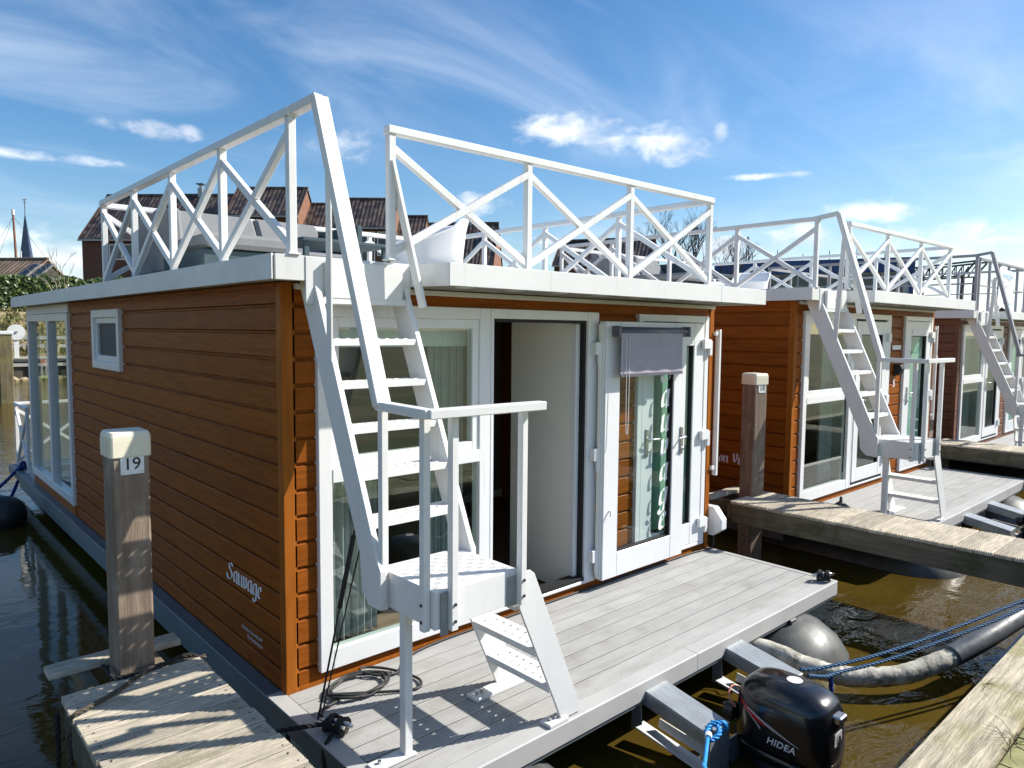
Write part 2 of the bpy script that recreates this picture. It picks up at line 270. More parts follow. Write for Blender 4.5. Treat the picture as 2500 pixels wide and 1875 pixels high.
# ------------------------------------------------------------------ mesh helpers
class MB:
    def __init__(s): s.v = []; s.f = []; s.mi = []; s.cur = 0
    def add(s, vs, fs):
        o = len(s.v); s.v += [tuple(p) for p in vs]; s.f += [tuple(i+o for i in f) for f in fs]; s.mi += [s.cur]*len(fs); return s
    def box(s, x0, x1, y0, y1, z0, z1):
        return s.add([(x0, y0, z0), (x1, y0, z0), (x1, y1, z0), (x0, y1, z0), (x0, y0, z1), (x1, y0, z1), (x1, y1, z1), (x0, y1, z1)],
                     [(0, 3, 2, 1), (4, 5, 6, 7), (0, 1, 5, 4), (1, 2, 6, 5), (2, 3, 7, 6), (3, 0, 4, 7)])
    def bar(s, a, b, w, h, up=(0, 0, 1)):
        a = Vector(a); b = Vector(b); d = (b-a).normalized(); u = Vector(up); sx = d.cross(u)
        if sx.length < 1e-4: sx = d.cross(Vector((0, 1, 0)))
        sx.normalize(); u = sx.cross(d); vs = []
        for p in (a, b):
            for i, j in ((-1, -1), (1, -1), (1, 1), (-1, 1)): vs.append(p+sx*(i*w/2)+u*(j*h/2))
        return s.add(vs, [(3, 2, 1, 0), (4, 5, 6, 7), (0, 1, 5, 4), (1, 2, 6, 5), (2, 3, 7, 6), (3, 0, 4, 7)])
    def prism(s, poly, axis, a, b):
        """extrude a 2D polygon along axis 0/1/2 from a to b; poly is (y,z),(x,z) or (x,y)"""
        n = len(poly); f3 = {0: lambda p, t: (t, p[0], p[1]), 1: lambda p, t: (p[0], t, p[1]), 2: lambda p, t: (p[0], p[1], t)}[axis]
        vs = [f3(p, a) for p in poly]+[f3(p, b) for p in poly]
        return s.add(vs, [tuple(range(n))[::-1], tuple(range(n, 2*n))]+[(i, (i+1) % n, n+(i+1) % n, n+i) for i in range(n)])
    def tube(s, pts, r, n=8, caps=True, radii=None):
        P = [Vector(p) for p in pts]; N = len(P); o = []; prev = None
        for i, p in enumerate(P):
            d = (P[min(i+1, N-1)]-P[max(i-1, 0)]).normalized()
            if prev is None: a = d.orthogonal().normalized()
            else:
                a = prev-d*prev.dot(d); a = a.normalized() if a.length > 1e-6 else d.orthogonal().normalized()
            prev = a; b = d.cross(a); q = radii[i] if radii else r
            for k in range(n):
                t = 2*math.pi*k/n; o.append(p+a*(q*math.cos(t))+b*(q*math.sin(t)))
        fs = [(i*n+k, i*n+(k+1) % n, (i+1)*n+(k+1) % n, (i+1)*n+k) for i in range(N-1) for k in range(n)]
        if caps: fs += [tuple(range(n))[::-1], tuple(range((N-1)*n, N*n))]
        return s.add(o, fs)
    def loft(s, rings, caps=True):
        n = len(rings[0]); vs = [p for r in rings for p in r]
        fs = [(i*n+k, i*n+(k+1) % n, (i+1)*n+(k+1) % n, (i+1)*n+k) for i in range(len(rings)-1) for k in range(n)]
        if caps: fs += [tuple(range(n))[::-1], tuple(range((len(rings)-1)*n, len(rings)*n))]
        return s.add(vs, fs)
    def mesh(s, name, mats, smooth=False):
        me = bpy.data.meshes.new(name); me.from_pydata(s.v, [], s.f)
        for m in (mats if isinstance(mats, (list, tuple)) else [mats]): me.materials.append(M[m])
        if any(s.mi): me.polygons.foreach_set('material_index', s.mi)
        bm = bmesh.new(); bm.from_mesh(me); bmesh.ops.recalc_face_normals(bm, faces=bm.faces); bm.to_mesh(me); bm.free()
        if smooth: me.polygons.foreach_set('use_smooth', [True]*len(me.polygons))
        me.update(); return me
    def build(s, name, mats, parent=None, smooth=False, bevel=0.0):
        return put(name, s.mesh(name, mats, smooth), parent, bevel)
def put(name, me, parent=None, bevel=0.0, loc=None):
    o = bpy.data.objects.new(name, me); C.objects.link(o); o.parent = parent
    if loc: o.location = loc
    if bevel:
        b = o.modifiers.new('bevel', 'BEVEL'); b.width = bevel; b.segments = 1; b.limit_method = 'ANGLE'; b.angle_limit = R(40); b.harden_normals = False
    return o
def tag(o, label, cat, group=None, kind=None):
    if label: o['label'] = label
    if cat: o['category'] = cat
    if group: o['group'] = group
    if kind: o['kind'] = kind
    return o
def thing(name, label, cat, loc=(0, 0, 0), rz=0.0, group=None, scale=1.0):
    o = bpy.data.objects.new(name, None); C.objects.link(o); o.empty_display_size = .2
    o.location = loc; o.rotation_euler = (0, 0, rz); o.scale = (scale,)*3
    return tag(o, label, cat, group)
def structure(o): o['kind'] = 'structure'; return o
def stuff(o): o['kind'] = 'stuff'; return o
def copy_tree(o, parent=None):
    c = o.copy(); C.objects.link(c); c.parent = parent
    for ch in [x for x in o.children]: copy_tree(ch, c)
    return c

# lettering drawn with a broad nib (calligraphic) or from the built-in font
GLYPH = {
 'S': ([[(.92, 1.22), (.78, 1.40), (.48, 1.42), (.28, 1.22), (.40, .96), (.72, .72), (.88, .42), (.66, .08), (.26, .0), (-.02, .20), (-.06, .42)]], 1.10),
 'a': ([[(.52, .92), (.28, 1.0), (.08, .78), (.05, .25), (.18, .0), (.50, .22)], [(.58, 1.02), (.52, .12), (.68, .0)]], .80),
 'u': ([[(.02, .95), (.10, 1.0), (.08, .15), (.22, .0), (.50, .2)], [(.56, 1.0), (.54, .12), (.70, .0)]], .82),
 'v': ([[(.0, .95), (.10, 1.0), (.12, .2), (.28, .0), (.50, .2), (.56, .8), (.44, 1.0)]], .74),
 'g': ([[(.52, .92), (.28, 1.0), (.08, .78), (.05, .25), (.18, .0), (.50, .22)], [(.58, 1.02), (.54, -.25), (.34, -.52), (.05, -.42), (.05, -.25)]], .78),
 'e': ([[(.10, .48), (.48, .62), (.50, .85), (.32, 1.0), (.10, .78), (.06, .25), (.24, .0), (.56, .14)]], .68),
 'B': ([[(.12, 1.5), (.10, .0)], [(-.05, 1.42), (.45, 1.52), (.60, 1.2), (.20, .82), (.62, .62), (.62, .18), (.35, .0), (.0, .05)]], .85),
 'o': ([[(.30, 1.0), (.08, .72), (.06, .22), (.24, .0), (.50, .25), (.50, .75), (.30, 1.0)]], .70),
 'n': ([[(.04, 1.0), (.06, .0)], [(.08, .75), (.36, 1.0), (.50, .82), (.48, .1), (.64, .0)]], .78),
 'V': ([[(-.05, 1.42), (.12, 1.5), (.28, .0), (.64, .9), (.62, 1.4), (.48, 1.5)]], .86),
 'i': ([[(.06, 1.0), (.06, .12), (.22, .0)], [(.06, 1.32), (.12, 1.38)]], .38),
 't': ([[(.14, 1.4), (.12, .12), (.30, .0)], [(-.04, 1.0), (.34, 1.02)]], .48),
 ' ': ([], .45)}
def nib_text(mb, text, origin, ex, ey, h, nib=.20, slant=.16, ang=R(38), stack=0.0):
    """origin + h*(x*ex + y*ey); nrm lifts each stroke a hair so none are coplanar"""
    ex = Vector(ex); ey = Vector(ey); nrm = ex.cross(ey).normalized(); O = Vector(origin); pen = 0.0; row = 0.0; k = 0
    nv = Vector((math.cos(ang)*nib, math.sin(ang)*nib))
    for ch in text:
        strokes, adv = GLYPH[ch]
        for st in strokes:
            # smooth the polyline once
            P = [Vector(p) for p in st]
            Q = [P[0]]
            for a, b in zip(P, P[1:]): Q += [a.lerp(b, .3), a.lerp(b, .7)]
            Q.append(P[-1])
            for a, b in zip(Q, Q[1:]):
                k += 1; vs = []
                for p, s in ((a, -.5), (a, .5), (b, .5), (b, -.5)):
                    p = p+nv*s; x = pen+p.x+slant*p.y; y = p.y-row
                    vs.append(O+(ex*x+ey*y)*h+nrm*(k*.00004))
                mb.add(vs, [(0, 1, 2, 3)])
        if stack: row += stack
        else: pen += adv
    return mb
def nib_word(parent, name, m, text, origin, ex, ey, h, nib, slant, ang):
    x = 0.0; E = Vector(ex)
    for ch in text:
        if ch != ' ':
            t = MB(); nib_text(t, ch, Vector(origin)+E*(x*h), ex, ey, h, nib, slant, ang); t.build(name, m, parent)
        x += GLYPH[ch][1]
def font_text(name, text, size, material, parent, mtx, extrude=.0006, offset=0.0, shear=0.0, align='LEFT', space=1.0):
    cu = bpy.data.curves.new(name, 'FONT'); cu.body = text; cu.size = size; cu.extrude = extrude; cu.offset = offset; cu.shear = shear; cu.align_x = align; cu.space_character = space; cu.resolution_u = 3
    tmp = bpy.data.objects.new(name+'_tmp', cu); C.objects.link(tmp)
    dg = bpy.context.evaluated_depsgraph_get(); me = bpy.data.meshes.new_from_object(tmp.evaluated_get(dg)); bpy.data.objects.remove(tmp)
    me.transform(mtx); me.materials.clear(); me.materials.append(M[material])
    return put(name, me, parent)
def frame_mtx(o, ex, ey):
    ex = Vector(ex).normalized(); ey = Vector(ey).normalized(); n = ex.cross(ey)
    return Matrix(((ex.x, ey.x, n.x, o[0]), (ex.y, ey.y, n.y, o[1]), (ex.z, ey.z, n.z, o[2]), (0, 0, 0, 1)))
def catmull(pts, sub=6):
    P = [Vector(p) for p in pts]; out = []
    for i in range(len(P)-1):
        p0, p1, p2, p3 = P[max(i-1, 0)], P[i], P[i+1], P[min(i+2, len(P)-1)]
        for k in range(sub):
            t = k/sub; out.append(.5*((2*p1)+(-p0+p2)*t+(2*p0-5*p1+4*p2-p3)*t*t+(-p0+3*p1-3*p2+p3)*t*t*t))
    out.append(P[-1]); return out
def rope_mesh(mb, pts, r, twist=9.0, n=5, strands=3, step=.012):
    """laid rope: strands wound round a path"""
    P = [Vector(p) for p in pts]; D = [0]
    for a, b in zip(P, P[1:]): D.append(D[-1]+(b-a).length)
    L = D[-1]; N = max(4, int(L/step)); path = []
    j = 0
    for i in range(N+1):
        d = L*i/N
        while j < len(D)-2 and D[j+1] < d: j += 1
        path.append(P[j].lerp(P[j+1], (d-D[j])/max(1e-9, D[j+1]-D[j])))
    for s in range(strands):
        q = []; prev = None
        for i, p in enumerate(path):
            d = (path[min(i+1, N)]-path[max(i-1, 0)]).normalized()
            a = d.orthogonal().normalized() if prev is None else (prev-d*prev.dot(d)).normalized()
            prev = a; b = d.cross(a); t = 2*math.pi*s/strands+(L*i/N)/r/twist*2*math.pi*.9
            q.append(p+(a*math.cos(t)+b*math.sin(t))*r*.52)
        mb.tube(q, r*.52, n)
    return mb

# ------------------------------------------------------------------ setting: ground, water, quay
WZ = -0.45
def ground():
    prof = [(-1600, .22), (-60, .24), (-9, .26), (-3.5, .255), (-3.1, .20), (-2.98, .20), (-2.97, -1.8), (38.6, -1.8), (38.62, .55), (40.5, .75), (46, 1.75), (51.5, 3.05), (54, 3.15), (75, 3.2), (1800, 3.4)]
    g = MB(); xs = [-1800, -150, -60, -20, 0, 20, 60, 150, 1800]
    vs = [(x, y, z) for x in xs for (y, z) in prof]; n = len(prof)
    for i in range(len(xs)-1):
        for j in range(n-1):
            g.cur = 2 if 6 <= j <= 6 else (1 if 7 <= j <= 11 else 0)
            g.f.append((i*n+j, (i+1)*n+j, (i+1)*n+j+1, i*n+j+1)); g.mi.append(g.cur)
    g.v = vs
    structure(g.build('ground', ['grass', 'dry_bank', 'basin_bed']))
    w = MB(); w.add([(-1500, -2.96, WZ), (1500, -2.96, WZ), (1500, 38.6, WZ), (-1500, 38.6, WZ)], [(0, 1, 2, 3)])
    structure(w.build('water', 'water'))
ground()
def grooved(w, h, n, gd, edge=.004):
    """cross-section polygon (across, z) of a grooved board, top at z=0"""
    P = [(-w/2+.001, -h), (-w/2, -h+.002), (-w/2, -edge), (-w/2+edge, 0)]
    p = (w-.016)/n
    for i in range(n):
        a = -w/2+.010+i*p
        P += [(a+p*.20, 0), (a+p*.36, -gd), (a+p*.62, -gd), (a+p*.78, 0)]
    return P+[(w/2-edge, 0), (w/2, -edge), (w/2, -h+.002), (w/2-.001, -h)]
def quay():
    q = MB(); q.box(-40, 40, -2.97, -2.86, -1.7, .23)
    qo = structure(q.build('quay', 'beam_wood'))
    # heavy weathered edge planks along the quay
    x = -6.0; i = 0
    for L in (3.2, 3.0, 3.4, 3.9, 3.0, 4.2, 3.6, 4.0, 3.8):
        m = MB(); n = 14; rng = random.Random(i+5)
        P0 = [(-2.835, .27), (-2.825, .30), (-3.082, .303), (-3.088, .235), (-2.835, .235)]
        m.prism(P0, 0, x+.004, x+L-.004); m.build('edge_plank', 'edge_wood', qo, bevel=.006); x += L; i += 1
    # mossy paving stones behind the planks
    st = MB(); st.box(-.148, .148, -.148, .148, -.05, .0); me = st.mesh('paving_stone', 'moss_stone')
    for a in range(-8, 22):
        for b in range(4):
            o = put('paving_stone', me, qo, .006, (1.952+a*.305+.15*(b % 2) + .0, -3.245-b*.305, .285+random.uniform(-.004, .004))); o.rotation_euler = (random.uniform(-.012, .012), random.uniform(-.012, .012), random.uniform(-.01, .01))
    base = MB(); base.box(-6, 9, -4.6, -3.09, .2, .262); base.build('sand_bed', 'moss_stone', qo)
    # dry weeds growing in the joint
    for (cx, cy, k) in ((2.02, -3.095, 16), (2.62, -3.09, 9), (3.3, -3.1, 12), (2.55, -2.84, 10), (3.75, -2.84, 16)):
        g = MB()
        for j in range(k):
            a = random.uniform(0, 6.28); L = random.uniform(.05, .16); p = Vector((cx+random.uniform(-.05, .05), cy+random.uniform(-.012, .012), .285))
            d = Vector((math.cos(a), math.sin(a), random.uniform(.3, 1.5))).normalized(); q2 = p+d*L*.6; q3 = p+d*L+Vector((d.x*.4, d.y*.4, -.6))*L*.35
            g.tube([p, q2, q3], .0012, 3, radii=[.0016, .0013, .0005])
        o = g.build('weed_tuft', 'bark'); tag(o, ['dry brown weed sprouting beside the corner of a mossy stone', 'small dry weed in the joint of the quay edge', 'thin dry weed between edge plank and stones', 'dead stalks over the water side of the quay plank', 'dead stalks leaning out below the grey pipe'][[2.02, 2.62, 3.3, 2.55, 3.75].index(cx)], 'weed', 'dry weeds on the quay')
quay()

# ------------------------------------------------------------------ finger piers and mooring posts
PW = 0.142
def finger(x0, x1, yend, z, label, nails=False, gap_y=None):
    root = thing('finger_pier', label, 'pier', ((x0+x1)/2, yend, z), 0, 'wooden finger piers between the houseboats')
    W = x1-x0; me = MB().prism(grooved(PW-.009, .032, 7, .0100, .003), 0, -W/2, W/2).mesh('plank', 'plank_wood')
    me2 = None
    y = -PW/2; end = -2.86-yend; k = 0
    nail = MB(); nail.tube([(0, 0, -.002), (0, 0, .0012)], .0045, 6); nme = nail.mesh('nail', 'bolt_dark')
    while y > end:
        o = put('plank', me, root, 0, (random.uniform(-.006, .006), y, random.uniform(-.003, .003))); o.rotation_euler = (random.uniform(-.006, .006), random.uniform(-.003, .003), random.uniform(-.004, .004))
        if nails and y > -1.9:
            for sx in (-1, 1):
                for dy in (-.035, .035): put('nail', nme, o, 0, (sx*(W/2-.035)+random.uniform(-.006, .006), dy+random.uniform(-.006, .006), 0))
        y -= PW; k += 1
    for sx in (-1, 1):
        b = MB().box(sx*(W/2-.045)-.035, sx*(W/2-.045)+.035, end, -.01, -.235, -.036); b.build('side_beam', 'beam_wood', root, bevel=.006)
    # last plank stands beyond the gap round the mooring post
    o = put('plank', me, root, 0, (0, gap_y, -.004)); o.rotation_euler = (0, 0, .006)
    for sx in (-1, 1): MB().box(sx*(W/2-.16)-.03, sx*(W/2-.16)+.03, -.02, gap_y+.06, -.16, -.038).build('joist', 'beam_wood', root, bevel=.004)
    MB().box(-W/2+.02, W/2-.02, -.001, .05, -.2, -.045).build('end_beam', 'beam_wood', root, bevel=.004)
    for yy in (end+.15,): MB().tube([(0, yy, -.24), (0, yy, -1.4)], .11, 12).build('pile', 'pile_wood', root, smooth=True)
    return root
FZ = .34
finger(-1.112, -.462, .085, FZ, 'grooved wooden finger pier with a brown rope laid across its planks', True, gap_y=.37)
finger(5.07, 5.78, .15, FZ, 'grooved wooden finger pier between the two brown houseboats', True, gap_y=.30)
finger(11.25, 11.95, .20, .36, 'grooved wooden finger pier beside the grey-brown houseboat', False, gap_y=.42)
def mooring_post(loc, ztop, w, capz, label, number, face, tagz, rz=0.0, bottom=-1.6):
    root = thing('mooring_post', label, 'post', (loc[0], loc[1], loc[2]), rz, 'square wooden mooring posts with plastic caps')
    h = ztop-loc[2]; a = w/2; c = .012
    m = MB(); pol = [(-a+c, -a), (a-c, -a), (a, -a+c), (a, a-c), (a-c, a), (-a+c, a), (-a, a-c), (-a, -a+c)]
    m.prism(pol, 2, bottom, h); m.build('shaft', 'post_wood', root)
    ch = capz-ztop; b = a+.010; k = MB()
    sq = lambda s, z: [(x*s, y*s, z) for x, y in ((-.86, -1), (.86, -1), (1, -.86), (1, .86), (.86, 1), (-.86, 1), (-1, .86), (-1, -.86))]
    k.loft([sq(b, h-.03), sq(b*1.0, h+ch*.55), sq(b*.985, h+ch*.78), sq(b*.90, h+ch*1.0)]); k.build('cap', 'cap_cream', root, bevel=.004)
    if number:
        t = .112
        if face == 'front':
            cx = .006
            p = MB().box(cx-t/2, cx+t/2, -a-.005, -a-.001, tagz-loc[2], tagz-loc[2]+.112); p = p.build('number_plate', 'tag_white', root, bevel=.0015)
            font_text('digits', number, .088, 'ink_black', p, frame_mtx((cx-.001, -a-.0056, tagz-loc[2]+.026), (1, 0, 0), (0, 0, 1)), .0003, offset=.0006, align='CENTER', space=.95)
            for sx in (-1, 1):
                for sz in (.011, .101): MB().tube([(cx+sx*.044, -a-.0045, tagz-loc[2]+sz), (cx+sx*.044, -a-.0068, tagz-loc[2]+sz)], .004, 6).build('screw', 'steel_bright', p)
    return root
mooring_post((-.757, .232, FZ), 1.497, .180, 1.598, 'weathered square post with a cream cap and a number 19 plate', '19', 'front', 1.378)
p18 = mooring_post((5.53, .165, FZ), 1.597, .192, 1.690, 'weathered square post standing between the two brown houseboats', '18', 'front', 1.478, rz=R(-13))
mooring_post((11.70, .40, .36), 1.66, .21, 1.80, 'square post with a cream cap beside the grey-brown houseboat', None, 'front', 1.5)

# ------------------------------------------------------------------ houseboat
BH = 2.40; BPI = BH/15.65; W1 = 4.398; L1 = 5.36; L2 = 7.80
ROWS = [(-.02, BH-.93*BPI-14*BPI)]+[(BH-.93*BPI-i*BPI, BH-.93*BPI-(i-1)*BPI) for i in range(14, 0, -1)]+[(BH-.93*BPI, BH-.012)]
BCACHE = {}
def board_mesh(axis, sign, length, h, m):
    key = (axis, sign, round(length, 4), round(h, 4), m)
    if key not in BCACHE:
        prof = [(-.022, 0), (-.019, 0), (-.019, .012), (0, .020), (0, h-.007), (-.006, h-.0012), (-.022, h-.0008)]
        P = [(sign*d, z) for d, z in prof]
        # axis 1: boards run along y on an x-plane, axis 0: along x on a y-plane
        BCACHE[key] = MB().prism(P, axis, 0, length).mesh('board', m)
    return BCACHE[key]
def siding(parent, axis, sign, plane, u0, u1, m, openings=()):
    for (z0, z1) in ROWS:
        zc = (z0+z1)/2; seg = [(u0, u1)]
        for (a, b, c, d) in openings:
            if c < zc < d:
                ns = []
                for s in seg:
                    if b <= s[0] or a >= s[1]: ns.append(s); continue
                    if a > s[0]: ns.append((s[0], a))
                    if b < s[1]: ns.append((b, s[1]))
                seg = ns
        for s in seg:
            o = put('board', board_mesh(axis, sign, s[1]-s[0], z1-z0, m), parent)
            o.location = (plane, s[0], z0) if axis == 1 else (s[0], plane, z0)
def panel(mb, axis, p0, p1, u0, u1, z0, z1, openings):
    us = sorted({u0, u1, *[v for o in openings for v in o[:2]]}); zs = sorted({z0, z1, *[v for o in openings for v in o[2:]]})
    for a, b in zip(us, us[1:]):
        for c, d in zip(zs, zs[1:]):
            if any(o[0] <= (a+b)/2 <= o[1] and o[2] <= (c+d)/2 <= o[3] for o in openings): continue
            mb.box(p0, p1, a, b, c, d) if axis == 1 else mb.box(a, b, p0, p1, c, d)
    return mb
HOLED = {}
def holed_tread(w, d, t=.028, nx=17, ny=5, skirt=.035):
    """perforated tread: top plate with real square-ish holes, folded skirts; spans x 0..w, y 0..d, top at z=0"""
    key = (w, d)
    if key in HOLED: return HOLED[key]
    m = MB(); dx = w/nx; dy = d/ny; T = .003
    for i in range(nx):
        for j in range(ny):
            hole = (j == 1 and i % 2 == 1) or (j == 3 and i % 2 == 0 and 0 < i < nx-1)
            x0, x1, y0, y1 = i*dx, (i+1)*dx, j*dy, (j+1)*dy
            if not hole: m.add([(x0, y0, 0), (x1, y0, 0), (x1, y1, 0), (x0, y1, 0)], [(0, 1, 2, 3)])
            else:
                cx, cy = (x0+x1)/2, (y0+y1)/2; r = min(dx, dy)*.27; n = 8
                ring = [(cx+r*math.cos(2*math.pi*k/n+.39), cy+r*math.sin(2*math.pi*k/n+.39)) for k in range(n)]
                cor = [(x1, y1), (x0, y1), (x0, y0), (x1, y0)]
                vs = [(a, b, 0) for a, b in cor]+[(a, b, .004) for a, b in ring]
                fs = []
                for q in range(4):
                    k0 = q*2; fs += [(q, 4+(k0) % n, 4+(k0+1) % n), (q, 4+(k0+1) % n, (q+1) % 4), ((q+1) % 4, 4+(k0+1) % n, 4+(k0+2) % n)]
                m.add(vs, fs)
    m.add([(0, 0, 0), (w, 0, 0), (w, 0, -skirt), (0, 0, -skirt)], [(0, 1, 2, 3)]); m.add([(0, d, 0), (w, d, 0), (w, d, -skirt), (0, d, -skirt)], [(0, 1, 2, 3)])
    m.add([(0, 0, -skirt), (w, 0, -skirt), (w, .012, -skirt), (0, .012, -skirt)], [(0, 1, 2, 3)])
    HOLED[key] = m.mesh('tread', 'white_paint'); return HOLED[key]

def window(parent, name, x0, x1, z0, z1, y0, y1, fwid, pane_y, glassm='glass'):
    """rectangular frame on the front wall (opening along x) with one pane"""
    f = MB(); f.box(x0, x0+fwid, y0, y1, z0, z1); f.box(x1-fwid, x1, y0, y1, z0, z1); f.box(x0+fwid, x1-fwid, y0+.001, y1, z1-fwid, z1); f.box(x0+fwid, x1-fwid, y0+.001, y1, z0, z0+fwid)
    w = f.build(name, 'white_frame', parent, bevel=.003)
    g = .007
    be = MB(); a0, a1, c0, c1 = x0+fwid, x1-fwid, z0+fwid, z1-fwid
    for bx in ((a0, a0+g, c0, c1), (a1-g, a1, c0, c1), (a0+g, a1-g, c0, c0+g), (a0+g, a1-g, c1-g, c1)): be.box(bx[0], bx[1], pane_y-.010, pane_y+.012, bx[2], bx[3])
    be.build('gasket', 'gasket_gap_black', w)
    MB().add([(a0, pane_y, c0), (a1, pane_y, c0), (a1, pane_y, c1), (a0, pane_y, c1)], [(0, 1, 2, 3)]).build('pane', glassm, w)
    return w

def handle(parent, x, y, z, side=-1):
    h = MB(); h.box(x-.018, x+.018, y-.012, y, z-.14, z+.11); h.tube([(x, y-.012, z+.02), (x, y-.055, z+.02), (x+side*.02, y-.06, z+.02), (x+side*.11, y-.06, z+.015)], .010, 8)
    h.tube([(x, y-.012, z-.09), (x, y-.03, z-.09)], .014, 10)
    return h.build('handle', 'steel_bright', parent, bevel=.002)

def leaf_door(parent, x0, x1, z0, z1, yf, yb, stile, rail, name='door', glassm='glass'):
    d = MB(); d.box(x0, x0+stile, yf, yb, z0, z1); d.box(x1-stile, x1, yf, yb, z0, z1)
    d.box(x0+stile, x1-stile, yf+.001, yb, z1-rail, z1); d.box(x0+stile, x1-stile, yf+.001, yb, z0, z0+rail)
    o = d.build(name, 'white_frame', parent, bevel=.004)
    a0, a1, c0, c1 = x0+stile, x1-stile, z0+rail, z1-rail; py = (yf+yb)/2; g = .010
    be = MB()
    for bx in ((a0, a0+g, c0, c1), (a1-g, a1, c0, c1), (a0+g, a1-g, c0, c0+g), (a0+g, a1-g, c1-g, c1)): be.box(bx[0], bx[1], yf+.012, yb-.012, bx[2], bx[3])
    be.build('gasket', 'gasket_gap_black', o)
    MB().add([(a0, py, c0), (a1, py, c0), (a1, py, c1), (a0, py, c1)], [(0, 1, 2, 3)]).build('pane', glassm, o)
    return o

def x_rail(parent, pts, z0, z1, railm, plain=False):
    """railing through plan points: top rail, posts and an X in every bay"""
    done = set()
    for (a, b, n) in pts:
        a = Vector(a); b = Vector(b); d = (b-a).normalized()
        top = MB().bar((a.x-d.x*.029, a.y-d.y*.029, z1+.012-.0015*len(done)), (b.x+d.x*.03, b.y+d.y*.03, z1+.012-.0015*len(done)), .062, .045)
        r = top.build('railing', railm, parent, bevel=.004)
        for i in range(n+1):
            p = a.lerp(b, i/n); key = (round(p.x, 2), round(p.y, 2))
            if key in done: continue
            done.add(key); MB().box(p.x-.035, p.x+.035, p.y-.035, p.y+.035, z0, z0+.010).build('base_plate', railm, r, bevel=.002); MB().bar((p.x, p.y, z0), (p.x, p.y, z1-.01), .044, .044, (d.x, d.y, 0)).build('post', railm, r, bevel=.003)
        for i in range(n):
            p = a.lerp(b, i/n); q = a.lerp(b, (i+1)/n); o = Vector((-d.y, d.x))*.0035
            if plain:
                MB().bar((p.x, p.y, (z0+z1)/2), (q.x, q.y, (z0+z1)/2), .025, .025).build('mid_rail', railm, r)
            else:
                up = (-d.y, d.x, 0)
                MB().bar((p.x+o.x, p.y+o.y, z1-.085), (q.x+o.x, q.y+o.y, z0+.045), .044, .036, up).build('brace', railm, r, bevel=.003)
                MB().bar((p.x-o.x, p.y-o.y, z0+.045), (q.x-o.x, q.y-o.y, z1-.085), .044, .036, up).build('brace', railm, r, bevel=.003)

def chequer(mb, x0, x1, y0, y1, z):
    s = .042; nx = int((x1-x0)/s); ny = int((y1-y0)/s)
    for i in range(nx):
        for j in range(ny):
            cx = x0+(i+.5)*(x1-x0)/nx; cy = y0+(j+.5)*(y1-y0)/ny; hz = (i+j) % 2
            for k in range(4):
                t = (k-1.5)*.0095
                if hz: mb.box(cx-.017, cx+.017, cy+t-.0024, cy+t+.0024, z, z+.0022)
                else: mb.box(cx+t-.0024, cx+t+.0024, cy-.017, cy+.017, z, z+.0022)

